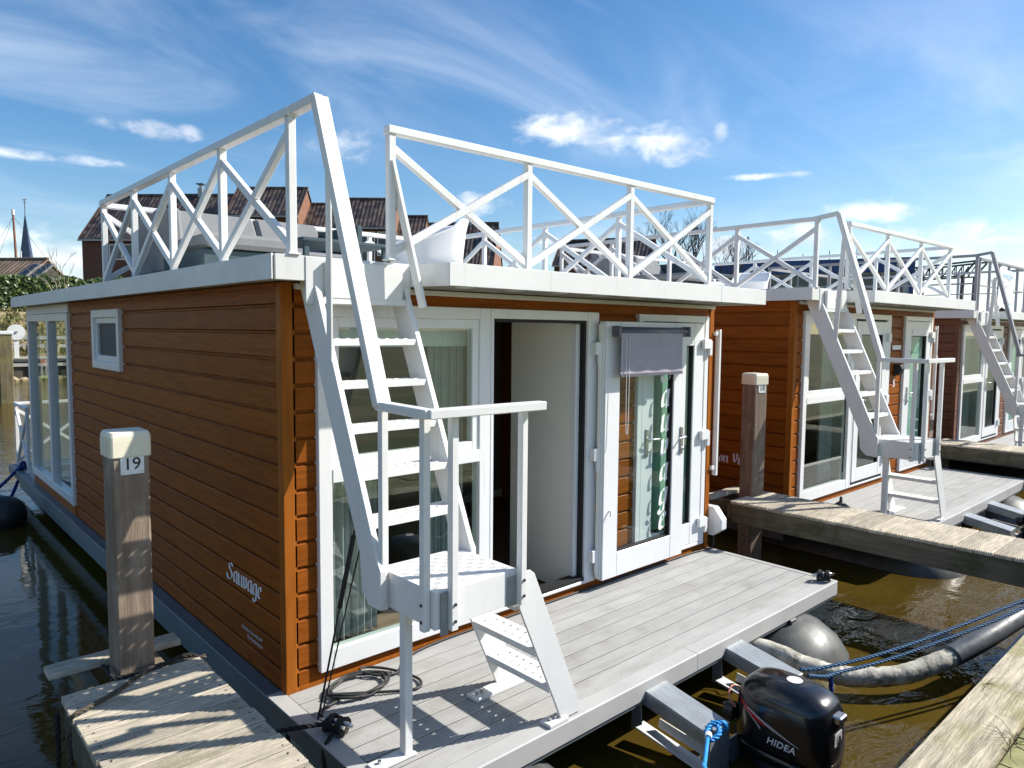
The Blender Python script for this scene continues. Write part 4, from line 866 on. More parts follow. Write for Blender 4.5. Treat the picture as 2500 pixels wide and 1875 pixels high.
def outboard(loc, label, detail=True, scale=1.0):
    root = thing('outboard_motor', label, 'motor', loc, 0, 'outboard motors on the houseboats', scale)
    def ring(z, n=44):
        hl, hw = cow(z); e = 3.2; out = []
        sh = .10*max(0, z)  # the crown leans a little forward
        for i in range(n):
            t = 2*math.pi*i/n; c, s = math.cos(t), math.sin(t)
            out.append((hw*math.copysign(abs(c)**(2/e), c), hl*math.copysign(abs(s)**(2/e), s)*(1.0 if s > 0 else 1.04)+sh, z))
        return out
    zs = [-.335, -.31, -.28, -.22, -.16, -.10, -.05, -.02, .005, .025, .042, .052, .060, .066]
    cw = MB().loft([ring(z) for z in zs]).build('cowling', 'black_gloss', root, smooth=True)
    low = MB().loft([ring(z) for z in (-.445, -.435, -.42, -.40, -.375, -.345)]).build('lower_cowl', 'black_gloss', root, smooth=True)
    MB().loft([[(x*.985, y*.985, z) for x, y, z in ring(z0)] for z0, z in ((-.342, -.3425), (-.335, -.3345))]).build('cowl_seam', 'gasket_gap_black', root)
    mid = MB(); sec = lambda hl, hw, z, y0: [(hw*math.copysign(abs(math.cos(2*math.pi*i/16))**.7, math.cos(2*math.pi*i/16)), y0+hl*math.copysign(abs(math.sin(2*math.pi*i/16))**.7, math.sin(2*math.pi*i/16)), z) for i in range(16)]
    mid.loft([sec(.24, .15, -.43, -.03), sec(.22, .13, -.54, -.03), sec(.17, .10, -.60, -.02), sec(.12, .06, -.7, 0), sec(.10, .03, -1.0, 0)]); mid.build('leg_housing', 'black_rubber', root, smooth=True)
    MB().box(-.10, .10, .165, .30, -.62, -.30).build('clamp_bracket', 'black_rubber', root, bevel=.01)
    ck = MB(); ck.tube([(-.13, .27, -.20), (-.13, .33, -.20)], .045, 12); ck.tube([(-.13, .30, -.27), (-.13, .34, -.17)], .02, 8); ck.build('control_linkage', 'black_rubber', root, bevel=.003)
    if not detail: return root
    def side(y, z, off):  # point on the left flank
        hl, hw = cow(z); e = 3.2; q = abs(y)/(hl*(1.0 if y > 0 else 1.04)); return (-hw*max(0, 1-q**e)**(1/e)-off, y, z)
    def strip(pts_top, pts_bot, off, m, nm):
        s = MB(); n = len(pts_top); s.add([side(*p, off) for p in pts_top]+[side(*p, off) for p in pts_bot], [(i, i+1, n+i+1, n+i) for i in range(n-1)]); return s.build(nm, m, cw, smooth=True)
    lin = lambda a, b, n=14: [(a[0]+(b[0]-a[0])*i/n, a[1]+(b[1]-a[1])*i/n) for i in range(n+1)]
    strip(lin((.235, -.085), (-.02, -.185)), lin((.235, -.089), (-.02, -.189), 14), .0010, 'red_stripe', 'stripe')
    T = lin((.238, -.082), (.02, -.175)); Bt = [(y, z-.030*math.sin(math.pi*min(1, i/14*1.0))**.8-.002) for i, (y, z) in enumerate(T)]
    strip(T, Bt, .0014, 'red_stripe', 'stripe')
    T = lin((.17, -.110), (-.155, -.225)); Bt = [(y, z-.016*(1-abs(i/14-.45)*1.6)-.002) for i, (y, z) in enumerate(T)]
    strip(T, Bt, .0019, 'silver_stripe', 'stripe')
    T = lin((.185, -.118), (.075, -.195), 10); Bt = [(y, z-.014*(i/10)-.001) for i, (y, z) in enumerate(T)]
    strip(T, Bt, .0024, 'silver_stripe', 'stripe')
    tx = font_text('brand_lettering', 'HIDEA', .056, 'letter_white', cw, frame_mtx((-.1928, .035, -.268), (0, -1, .0), (0, 0, 1)), .0004, offset=.0011, shear=.25, space=1.08)
    hl, hw = cow(-.12)
    pl = MB().box(-.062, .028, -hl*1.04-.0035, -hl*1.04-.001, -.205, -.130).build('power_badge', 'silver_stripe', cw)
    font_text('badge_digits', '15', .060, 'ink_black', pl, frame_mtx((-.050, -hl*1.04-.0042, -.194), (1, 0, 0), (0, 0, 1)), .0004, offset=.0009)
    MB().box(-.055, .035, -.325, -.270, -.075, -.030).build('rear_catch', 'steel_bright', cw, bevel=.008)
    n = 20; st = MB(); st.add([(.0+.045*math.cos(2*math.pi*i/n), -.03+.045*math.sin(2*math.pi*i/n), .0675) for i in range(n)], [tuple(range(n))]); st.build('round_sticker', 'sticker_white', cw)
    MB().tube(catmull([(-.03, .27, -.1), (-.10, .31, -.06), (-.16, .30, -.10), (-.15, .26, -.16)], 5), .006, 6).build('fuel_line', 'orange_sign', root)
    return root
outboard((2.215, -1.955, .035), 'glossy black outboard motor with red stripe and white brand lettering behind the open-door houseboat', scale=1.0)
outboard((9.02, -1.93, .02), 'black outboard motor on the bracket of the houseboat numbered 5', False)

# ------------------------------------------------------------------ loose things: ropes, cables, cleats, fenders, pipe
def tube_thing(name, pts, r, m, label, cat, group=None, n=8, sub=7, smooth=True, crumple=0.0):
    P = catmull(pts, sub); rg = random.Random(2)
    o = MB().tube(P, r, n, radii=[r*(1+rg.uniform(-crumple, crumple)) for _ in P]).build(name, m, None, smooth=smooth); return tag(o, label, cat, group)
def coil():
    pts = [(.10, -.02, .02)]
    path = [(.0, -.52, .035), (-.005, -.43, .05), (.04, -.34, .03)]
    for k in range(46):
        a = R(205)-k*R(24.5); rx = .172+.012*math.sin(k*.7); ry = .128+.010*math.cos(k*1.1)
        path.append((.345+rx*math.cos(a)+.012*math.sin(k*.37), -.215+ry*math.sin(a), .012+.008*((k*7) % 3)/2+k*.0004))
    for (x, y, z) in ((.47, -.40, .014), (.60, -.46, .012), (.665, -.40, .014), (.66, -.29, .012), (.60, -.14, .014), (.52, -.055, .02), (.46, -.05, .03), (.44, -.10, .03), (.50, -.19, .024), (.60, -.22, .014), (.68, -.18, .012), (.76, -.10, .012), (.86, -.055, .012), (1.1, -.022, .012), (1.6, -.018, .012), (2.6, -.016, .012), (3.4, -.02, .012), (4.1, -.03, .012), (4.36, -.06, .012), (4.44, -.05, .05), (4.46, .0, .40)): path.append((x, y, z))
    tube_thing('power_cable', path, .0085, 'cable_grey', 'dark grey power cable coiled on the deck and run along the wall foot', 'cable', None, 7, 4)
coil()
def cleat(loc, rz, label):
    r = thing('mooring_cleat', label, 'cleat', loc, rz, 'deck cleats with mooring lines')
    m = MB(); m.tube([(-.10, 0, .055), (-.05, 0, .065), (.05, 0, .065), (.10, 0, .055)], .014, 8, radii=[.010, .015, .015, .010]); m.tube([(-.03, 0, .0), (-.03, 0, .065)], .013, 8); m.tube([(.03, 0, 0), (.03, 0, .065)], .013, 8); m.build('horn', 'steel_bright', r, smooth=True)
    MB().box(-.06, .06, -.022, .022, 0, .008).build('foot', 'steel_bright', r)
cleat((.012, -.56, .004), R(-62), 'steel cleat wrapped in black rope on the corner of the grey deck')
cleat((4.30, -1.215, .004), R(-35), 'black-roped cleat at the outer deck corner')
def wraps(c, L, label):
    rng = random.Random(len(label)); pts = []
    for k in range(40):
        a = k*1.25; rad = .030+.012*rng.random(); s = math.sin(k*.33)
        d = Vector((math.cos(R(-62)), math.sin(R(-62)), 0)); e = Vector((-d.y, d.x, 0))
        pts.append(Vector(c)+d*(s*L)+e*(rad*1.25*math.cos(a))+Vector((0, 0, .052+rad*math.sin(a))))
    m = MB(); m.tube(catmull(pts, 4), .010, 6); tag(m.build('rope_hitch', 'black_rope', None, smooth=True), label, 'rope', 'black mooring lines')
wraps((.012, -.56, .0), .050, 'black rope hitch wound round the cleat by the cable coil')
wraps((4.30, -1.215, .0), .045, 'black rope hitch on the outer corner cleat')
def rope_thing(pts, r, m, label, group='black mooring lines', sub=8, twist=7.0, name='mooring_rope'):
    mb = MB(); rope_mesh(mb, catmull(pts, sub), r, twist); tag(mb.build(name, m, None, smooth=True), label, 'rope', group)
rope_thing([(.0, -.53, .05), (-.08, -.50, .055), (-.25, -.40, .04), (-.36, -.33, -.02), (-.38, -.30, -.2), (-.40, -.25, -.5)], .013, 'black_rope', 'black rope from the deck cleat down beside the pier planks')
rope_thing([(.0, -.58, .04), (-.09, -.62, -.02), (-.10, -.66, -.15), (-.08, -.68, -.5)], .013, 'black_rope', 'black rope hanging over the deck edge below the cleat')
rope_thing([(-0.420, 0.105, 0.325), (-0.505, 0.105, 0.328), (-0.655, 0.097, 0.352), (-0.775, 0.030, 0.358), (-0.895, -0.065, 0.356), (-1.025, -0.145, 0.358), (-1.115, -0.195, 0.358), (-1.140, -0.225, 0.310), (-1.140, -0.245, 0.050), (-1.145, -0.235, -0.500)], .0125, 'brown_rope', 'brown laid rope across the planks by the post numbered 19')
rope_thing([(-0.421, 0.045, 0.270), (-0.475, 0.115, 0.340), (-0.555, 0.120, 0.352), (-0.670, 0.080, 0.352), (-0.855, 0.077, 0.352), (-0.880, 0.135, 0.352), (-0.885, 0.285, 0.352)], .0125, 'black_rope', 'dark rope looped round the foot of the post numbered 19')
rope_thing([(-1.140, 0.025, 0.290), (-1.155, -0.035, -0.100), (-1.175, -0.095, -0.500)], .0125, 'black_rope', 'dark rope hanging down the water side of the pier at the post numbered 19')
def strap(a, b, label):
    a = Vector(a); b = Vector(b); m = MB(); m.tube([a, a.lerp(b, .5), b], .006, 6); m.tube([a.lerp(b, .60), a.lerp(b, .97)], .013, 8); m.tube([a+Vector((.012, -.01, 0)), b+Vector((.03, -.02, -.05))], .0045, 5)
    tag(m.build('hanging_line', 'black_rope', None), label, 'line', 'black lines hung from the ladders')
strap((-.02, -.42, .03), (.088, -.635, 1.10), 'thin black line from ladder stringer to the deck corner cleat')
tube_thing('hanging_line', [(6.78, -.30, .50), (6.77, -.31, .9), (6.79, -.30, 1.25), (6.80, -.28, 1.55)], .008, 'black_rope', 'thin wavy black line above the black cone on the deck', 'line', 'black lines hung from the ladders')
def cone():
    m = MB(); n = 20; rings = [[(6.78+r*math.cos(2*math.pi*i/n), -.30+r*math.sin(2*math.pi*i/n), z) for i in range(n)] for r, z in ((.145, .004), (.15, .02), (.135, .05), (.10, .09), (.05, .13), (.02, .15), (.015, .20), (.004, .21))]
    tag(m.loft(rings).build('drain_plunger', 'black_rubber', None, smooth=True), 'black rubber cone standing on the deck of the houseboat numbered 5', 'cone')
cone()
# blue ropes
rope_thing([(2.50, -1.88, .035), (2.62, -1.95, .03), (3.0, -2.12, .05), (3.45, -2.30, .10), (4.0, -2.52, .19), (4.6, -2.76, .29), (5.2, -2.95, .31)], .0125, 'blue_rope', 'upper strand of blue laid rope from motor to quay', 'blue ropes at the motor')
rope_thing([(2.46, -1.95, .035), (2.60, -2.0, .0), (2.72, -2.03, .0), (3.05, -2.17, .02), (3.5, -2.35, .075), (4.02, -2.57, .165), (4.6, -2.80, .28), (5.2, -2.99, .30)], .0125, 'blue_rope', 'lower strand of blue laid rope from motor to quay', 'blue ropes at the motor')
rope_thing([(2.66, -2.0, .0), (2.67, -2.005, -.12), (2.66, -2.0, -.30), (2.65, -2.0, -.47)], .016, 'dark_blue_rope', 'dark blue rope end hanging behind the motor', 'blue ropes at the motor')
rope_thing([(1.845, -1.725, -.20), (1.835, -1.765, -.14), (1.815, -1.765, -.105), (1.775, -1.735, -.105), (1.745, -1.72, -.115), (1.69, -1.735, -.13), (1.655, -1.765, -.14)], .016, 'bright_blue_rope', 'bright blue rope loop knotted on the motor arm', 'blue ropes at the motor', twist=5)
rope_thing([(1.80, -1.70, -.12), (1.775, -1.755, -.115), (1.73, -1.79, -.125), (1.675, -1.785, -.14), (1.65, -1.765, -.14)], .016, 'bright_blue_rope', 'bright blue rope eye beside the knot on the motor arm', 'blue ropes at the motor', twist=5)
tube_thing('mooring_rope', [(1.655, -1.765, -.135), (1.60, -1.795, -.12), (1.35, -1.935, -.10), (1.07, -2.107, .10), (.82, -2.265, .28), (.35, -2.62, .50), (.1, -2.9, .32)], .0115, 'bright_blue_rope', 'smooth bright blue rope running from the motor arm to the quay', 'rope', 'blue ropes at the motor')
MB_t = MB().tube([(1.685, -1.75, -.128), (1.648, -1.77, -.126)], .020, 8).build('rope_tape', 'tag_white', None); tag(MB_t, 'white tape whipping on the bright blue rope splice', 'tape')
rope_thing([(.03, 8.9, .02), (-.03, 8.88, .04), (-.10, 8.86, -.02), (-.25, 8.6, -.1), (-.6, 8.0, -.25), (-.72, 7.6, -.30)], .025, 'dark_blue_rope', 'dark blue rope tied at the rear corner of the open-door houseboat', 'dark blue mooring ropes', twist=6)
rope_thing([(.04, 8.95, .03), (.0, 8.85, .12), (-.05, 8.8, .05), (-.02, 8.9, .0), (.05, 8.8, .1), (.08, 8.9, .03), (-.04, 8.85, -.1), (-.2, 8.5, -.3), (-.35, 8.2, -.42)], .025, 'dark_blue_rope', 'knotted dark blue rope end at the rear corner cleat', 'dark blue mooring ropes', twist=6)
# sagging pipe with torn foil, then bare grey pipe up to the quay
tube_thing('insulated_pipe', [(3.02, -1.10, -.20), (3.128, -1.36, -.21), (3.198, -1.553, -.26), (3.30, -1.73, -.30), (3.404, -1.866, -.315), (3.637, -2.092, -.29), (3.905, -2.264, -.21), (4.0, -2.31, -.18)], .068, 'hose_foil', 'sagging pipe wrapped in torn silvery foil beside the motor', 'pipe', None, 14, 10, True, .06)
tube_thing('grey_pipe', [(3.97, -2.297, -.189), (4.264, -2.421, -.10), (4.55, -2.50, -.04), (4.85, -2.57, .01), (5.3, -2.70, .12), (5.7, -2.95, .2)], .075, 'pipe_grey', 'bare grey pipe rising from the water towards the quay', 'pipe', None, 16, 8)
def cables_under_deck():
    m = MB()
    for k in range(4):
        a = Vector((2.92+.05*k, -1.22, -.13)); m.tube(catmull([a, a+Vector((.03, -.06, -.10+.01*k)), a+Vector((-.06+.04*k, -.10, -.16)), a+Vector((.08-.03*k, -.16, -.12)), (3.10+.01*k, -1.33, -.20)], 5), .006, 5)
    tag(m.build('cable_bundle', 'black_rope', None), 'tangle of thin black cables under the deck edge at the foil pipe', 'cable')
cables_under_deck()
def sensor():
    o = MB().box(3.56, 3.66, -1.30, -1.22, -.225, -.12).build('black_sensor_box', 'black_rubber', None, bevel=.01); tag(o, 'small black box under the deck edge above the metal float', 'box')
sensor()
def fender(loc, L, r, tilt, label):
    m = MB(); n = 18; rings = []
    for (t, q) in ((0, .15), (.03, .45), (.10, .8), (.2, 1), (.8, 1), (.9, .8), (.97, .45), (1, .15)): rings.append([(r*q*math.cos(2*math.pi*i/n), r*q*math.sin(2*math.pi*i/n), (t-.5)*L) for i in range(n)])
    o = m.loft(rings).build('fender', 'black_rubber', None, smooth=True); o.location = loc; o.rotation_euler = tilt; tag(o, label, 'fender', 'black rubber fenders')
fender((-.55, 7.55, -.32), 1.0, .26, (R(90), 0, R(25)), 'black fender floating by the rear of the open-door houseboat')
fender((-1.24, .25, -.40), .75, .17, (R(84), 0, R(8)), 'black fender lying in the water beside the pier at post 19')

# ------------------------------------------------------------------ roof furniture
def tub_chair(loc, rz, label):
    m = MB(); n = 48
    def ring(rad, base, amp):
        out = []
        for i in range(n):
            t = 2*math.pi*i/n; c, q = math.cos(t), math.sin(t); e = 2/3.4
            k = min(1, max(0, (c+.35)/.85)); k = k*k*(3-2*k)
            out.append((rad*math.copysign(abs(c)**e, c), 1.02*rad*math.copysign(abs(q)**e, q), base+amp*k))
        return out
    rings = [ring(.20, 0, 0), ring(.215, .012, .0), ring(.225, .10, .05), ring(.238, .165, .11), ring(.252, .195, .150), ring(.258, .203, .158), ring(.250, .209, .163), ring(.236, .200, .155), ring(.215, .165, .09), ring(.20, .15, .02), ring(.05, .145, .0)]
    m.loft(rings); o = m.build('tub_chair', 'chair_plastic', None, smooth=True); o.location = loc; o.rotation_euler = (0, 0, rz); o.scale = (1.0, 1.0, 1.0)
    return tag(o, label, 'chair', 'white plastic tub chairs on the roofs')
tub_chair((1.22, .30, 2.522), R(-14), 'white plastic tub chair on the roof above the open door')
tub_chair((7.9, 1.6, 2.65), R(20), 'white plastic tub chair on the roof of the houseboat numbered 5')
def cushion(mb, x0, x1, y0, y1, z0, z1): mb.box(x0, x1, y0, y1, z0, z1); return mb
def sofa(loc, label):
    r = thing('lounge_sofa', label, 'sofa', loc, 0, 'grey lounge sofas on the roofs')
    MB().box(.12, 1.95, 2.50, 3.40, .03, .20).build('base', 'sofa_base', r, bevel=.01)
    MB().box(.12, .85, 1.55, 2.497, .03, .19).build('chaise_base', 'sofa_base', r, bevel=.01)
    MB().box(.14, .83, 1.50, 2.49, .20, .31).build('seat_cushion', 'sofa_fabric', r, bevel=.03)
    for a, b in ((.30, 1.17), (1.18, 1.93)): MB().box(a, b, 2.52, 3.18, .21, .34).build('seat_cushion', 'sofa_fabric', r, bevel=.03)
    for a, b in ((.32, 1.235), (1.25, 1.93)):
        MB().prism([(3.08, .35), (3.38, .33), (3.44, .70), (3.31, .715)], 0, a, b).build('back_cushion', 'sofa_fabric', r, bevel=.03)
    MB().prism([(.10, .05), (.16, .60), (.26, .60), (.30, .05)], 1, 2.42, 3.38).build('side_cushion', 'sofa_fabric', r, bevel=.03)
    MB().box(1.955, 2.02, 2.52, 3.36, .04, .64).build('end_panel', 'sofa_base', r, bevel=.01)
    MB().box(.95, 1.80, 1.65, 2.25, .33, .36).build('table_top', 'sofa_base', r, bevel=.006)
    for x, y in ((1.0, 1.7), (1.75, 1.7), (1.0, 2.2), (1.75, 2.2)): MB().box(x-.02, x+.02, y-.02, y+.02, .0, .33).build('leg', 'sofa_base', r)
    return r
sofa((0, 0, 2.522), 'grey cushioned corner sofa behind the roof railing of the open-door houseboat')
s2 = sofa((6.6, .4, 2.65), 'grey cushioned corner sofa on the roof of the houseboat numbered 5')

# ------------------------------------------------------------------ far bank: bulkhead, fence, hedge, houses, trees
EYE = Vector((-1.78, -3.875, 2.13))
def pol(az, d, el=None):
    x = EYE.x+d*math.sin(R(az)); y = EYE.y+d*math.cos(R(az)); return (x, y) if el is None else (x, y, EYE.z+d*math.tan(R(el)))
def bank():
    r = thing('bulkhead', 'dark timber bulkhead along the far bank', 'bulkhead', (0, 38.5, WZ))
    MB().box(-40, 60, -.10, .08, -1.0, .95).build('wall', 'bulkhead', r)
    for z in (.62, .86): MB().box(-40, 60, -.22, -.10, z, z+.16).build('waling', 'weathered_grey', r)
    MB().box(-40, 60, -.3, .9, .985, 1.06).build('walkway', 'weathered_grey', r)
    pm = MB().box(-.12, .12, -.34, -.10, -1.0, 1.0).mesh('pile', 'weathered_grey')
    for i in range(34): put('pile', pm, r, 0, (-14+i*1.45, 0, 0))
    st = MB(); rng = random.Random(3)
    for i in range(220):
        x = rng.uniform(-16, 40); y = rng.uniform(-1.1, -.25); s = rng.uniform(.12, .34); st.loft([[(x+s*q*math.cos(k*1.047+i)*rng.uniform(.8, 1.1), y+s*q*math.sin(k*1.047+i), zz*s) for k in range(6)] for q, zz in ((.8, -1.2), (1, .2), (.5, .55))])
    stuff(tag(st.build('rubble', 'dry_bank', None), 'pale rubble at the foot of the far bulkhead', 'rubble')).location = (0, 38.4, WZ)
    f = thing('bank_fence', 'low weathered rail fence on the far bank', 'fence', (0, 40.6, .75))
    for i in range(18): MB().box(-8+i*1.9, -7.86+i*1.9, -.07, .07, -.1, 1.0).build('post', 'weathered_grey', f)
    for z in (.28, .72): MB().box(-8, 26, -.11, -.07, z, z+.17).build('rail', 'weathered_grey', f)
    w = thing('hose_reel', 'white round reel on a post at the far bank', 'reel', (4.05, 38.3, .5))
    n = 24
    MB().loft([[(q*.38*math.cos(2*math.pi*i/n), y, 1.35+q*.38*math.sin(2*math.pi*i/n)) for i in range(n)] for q, y in ((.2, -.08), (1, -.08), (1, .02), (.8, .04))]).build('drum', 'buoy_white', w)
    MB().tube([(0, -.12, 1.35), (0, .1, 1.35)], .06, 10).build('hub', 'zinc', w)
    MB().box(-.1, .1, -.02, .12, .0, 1.1).build('post', 'buoy_white', w)
    s = thing('bank_sign', 'small faded orange sign on a stake in front of the bulkhead', 'sign', (4.95, 37.7, WZ))
    MB().box(-.06, .06, -.04, .04, -.6, 1.1).build('stake', 'weathered_grey', s); MB().box(-.2, .2, -.07, -.045, .75, .98).build('board', 'orange_sign', s)
    p = thing('mooring_pile', 'thick mossy mooring pile with a white cap out in the water', 'pile', (1.93, 25.4, WZ))
    MB().prism([(-.17, -.20), (.17, -.20), (.20, -.17), (.20, .17), (.17, .20), (-.17, .20), (-.20, .17), (-.20, -.17)], 2, -1.2, 2.30).build('shaft', 'pile_wood', p); MB().box(-.23, .23, -.23, .23, 2.30, 2.42).build('cap', 'buoy_white', p, bevel=.02)
    # tussocks of dry grass over the dike slope
    g = MB(); rng = random.Random(11)
    for i in range(5200):
        x = rng.uniform(-12, 26); y = rng.uniform(39.2, 52); z = .6+(y-39)*.185; s = rng.uniform(.15, .42); a = rng.uniform(0, 3.14)
        c, d = math.cos(a)*s*.35, math.sin(a)*s*.35; lx, ly = rng.uniform(-.2, .2), rng.uniform(-.25, .05)
        g.add([(x-c, y-d, z-.05), (x+c, y+d, z-.05), (x+c*.6+lx, y+d*.6+ly, z+s*.8), (x-c*.4+lx, y-d*.4+ly, z+s)], [(0, 1, 2, 3)])
    stuff(tag(g.build('dike_grass', 'dry_grass', None), 'dry and green grass tussocks on the dike slope', 'grass'))
bank()
def hedge():
    r = thing('hedge', 'clipped green hedge along the top of the far bank', 'hedge', (0, 53, 3.0))
    x0, x1, y0, y1, h = -22, 17.5, -.6, .7, 2.42
    MB().box(x0+.15, x1-.15, y0+.18, y1-.1, 0, h-.18).build('stem_mass', 'hedge_core', r)
    g = MB(); rng = random.Random(5)
    for i in range(16000):
        u = rng.random(); x = rng.uniform(x0, x1)
        bump = .12*math.sin(x*1.7)+.10*math.sin(x*4.1+1)
        if u < .72: p = Vector((x, y0+rng.uniform(-.10, .22), rng.uniform(-.1, h)+bump*.5)); nrm = Vector((rng.uniform(-.7, .7), -1, rng.uniform(-.5, .9)))
        else: p = Vector((x, rng.uniform(y0, y1), h+bump+rng.uniform(-.22, .10))); nrm = Vector((rng.uniform(-.7, .7), rng.uniform(-.9, .3), 1))
        nrm.normalize(); a = nrm.orthogonal().normalized(); b = nrm.cross(a); t = rng.uniform(0, 6.28); a2 = a*math.cos(t)+b*math.sin(t); b2 = nrm.cross(a2); s = rng.uniform(.10, .20)
        g.add([p-a2*s, p-b2*s*.5, p+a2*s, p+b2*s*.5], [(0, 1, 2, 3)])
    g.build('foliage', 'hedge_leaf', r)
hedge()
def house(azl, dl, azr, dr, zr, drop, hd, label, roof='roof_tile', wall='brick_dark', gable='brick_warm', wins=(), chimney=None, skylights=(), zb=2.6, gutter=True, back=None):
    a = Vector(pol(azl, dl)); b = Vector(pol(azr, dr)); L = (b-a).length; ang = math.atan2(b.y-a.y, b.x-a.x)
    r = thing('brick_house', label, 'house', (a.x, a.y, zb), ang, 'terraced brick houses beyond the dike')
    z1 = zr-zb; ze = z1-drop; bd = back or hd
    w = MB(); w.box(.08, L-.08, -hd+.35, bd-.35, -.5, ze+.15); wo = w.build('wall', wall, r)
    gp = [(-hd+.35, -.5), (bd-.35, -.5), (bd-.35, ze+.1), (0, z1-.15), (-hd+.35, ze+.1)]
    MB().prism(gp, 0, L-.08, L-.02).build('gable', gable, r); MB().prism(gp, 0, .02, .08).build('gable', gable, r)
    s = drop/hd; th = .14
    rf = MB(); rf.prism([(-hd, ze), (0, z1), (0, z1+th), (-hd-.02, ze+th*.9)], 0, -.08, L+.08); rf.prism([(bd, z1-bd*s), (0, z1), (0, z1+th), (bd+.02, z1-bd*s+th*.9)], 0, -.08, L+.08)
    rf = rf.build('roof', roof, r)
    MB().tube([(-.08, 0, z1+th), (L+.08, 0, z1+th)], .13, 8).build('ridge_tiles', roof, rf)
    if gutter: MB().box(-.1, L+.1, -hd-.14, -hd+.0, ze-.10, ze+.03).build('gutter', 'zinc', rf)
    for x in (-.09, L+.03): MB().prism([(-hd, ze+th), (0, z1+th), (0, z1+th+.07), (-hd, ze+th+.07)], 0, x, x+.07).build('verge', 'brick_dark', rf)
    for (x0, x1, zz0, zz1, nm) in wins:
        y = -hd+.35
        f = MB(); t = .09
        for bx in ((x0, x0+t, zz0, zz1), (x1-t, x1, zz0, zz1), (x0+t, x1-t, zz0, zz0+t), (x0+t, x1-t, zz1-t, zz1)): f.box(bx[0], bx[1], y-.08, y+.02, bx[2], bx[3])
        for k in range(1, nm): xx = x0+(x1-x0)*k/nm; f.box(xx-.05, xx+.05, y-.078, y+.02, zz0+t, zz1-t)
        f = f.build('window', 'house_white', r); MB().box(x0+t, x1-t, y-.03, y-.01, zz0+t, zz1-t).build('pane', 'dark_window', f)
    for cxx in (chimney or ()):
        m = MB().box(cxx-.22, cxx+.22, -.22, .22, z1-.3, z1+.75).build('chimney', 'zinc', rf); MB().tube([(cxx, 0, z1+.75), (cxx, 0, z1+1.1)], .16, 10).build('flue', 'zinc', rf); MB().box(cxx-.34, cxx+.34, -.34, .34, z1+1.1, z1+1.18).build('cowl', 'hoist_steel', rf)
    for (x0, x1, f0, f1) in skylights:
        pts = []
        for f in (f0, f1): pts.append((-hd*f, z1-drop*f+th))
        m = MB().prism([(pts[0][0], pts[0][1]), (pts[1][0], pts[1][1]), (pts[1][0]-.05, pts[1][1]+.09), (pts[0][0]-.05, pts[0][1]+.09)], 0, x0, x1).build('skylight', 'zinc', rf)
        MB().prism([(pts[0][0]-.1, pts[0][1]+.03), (pts[1][0]+.0, pts[1][1]+.14), (pts[1][0]-.02, pts[1][1]+.155), (pts[0][0]-.12, pts[0][1]+.045)], 0, x0+.08, x1-.08).build('skylight_pane', 'dark_window', m)
    return r
house(13.4, 80, 21.45, 74, 14.55, 4.6, 4.4, 'dark brick house with the longest tiled roof and a grey flue on its ridge', wins=[(2.6, 5.0, 5.6, 7.0, 2), (6.0, 8.4, 5.6, 7.0, 2)], chimney=(9.2,))
house(21.8, 73, 26.65, 70.8, 15.05, 2.9, 3.0, 'taller brick house with a short tiled roof next to the long-roofed house', wins=[(.8, 5.6, 6.2, 8.6, 4)], zb=3.0)
house(26.55, 72, 29.5, 71, 13.8, 3.0, 3.2, 'low linking house between the two taller tiled roofs', wins=[(.6, 3.0, 5.8, 7.6, 2)], zb=3.0)
house(29.4, 71.6, 33.4, 70.6, 14.4, 3.0, 3.0, 'tall brick house with white window bands behind the ladder', wins=[(.5, 3.4, 5.3, 8.1, 2), (3.6, 4.6, 5.9, 8.1, 1)], zb=3.0)
house(33.3, 72, 35.65, 71.4, 13.0, 3.4, 3.4, 'lower house with a plain tiled roof beside the tall white-windowed one', zb=3.0)
house(35.6, 76, 41.2, 74.6, 12.95, 6.2, 5.0, 'end house with a roof window and a small chimney at the end of the terrace', wins=[], chimney=(4.6,), skylights=[(5.6, 6.6, .28, .45)], zb=3.0)
house(46.2, 74, 53.4, 72, 11.1, 2.6, 3.0, 'dark tiled house seen low beneath the roof railing braces', gable='brick_dark', zb=3.0)
house(2.0, 76, 9.75, 66, 7.15, 4.4, 6.0, 'low house with a brown tiled roof and roof windows behind the hedge', roof='roof_tile_brown', gable='bulkhead', skylights=[(8.5, 9.4, .30, .50), (13.2, 14.0, .12, .78), (14.3, 15.1, .12, .78)], zb=2.6, gutter=False)
def block():
    x, y = pol(54.2, 62); r = thing('grey_shed', 'pale grey rendered shed below the bare tree', 'shed', (x, y, 3.0), R(-52)); MB().box(-1.6, 1.6, -1.5, 1.5, -.5, 3.9).build('wall', 'hall_grey', r); MB().box(-1.7, 1.7, -1.6, 1.6, 3.9, 4.05).build('roof', 'zinc', r)
block()
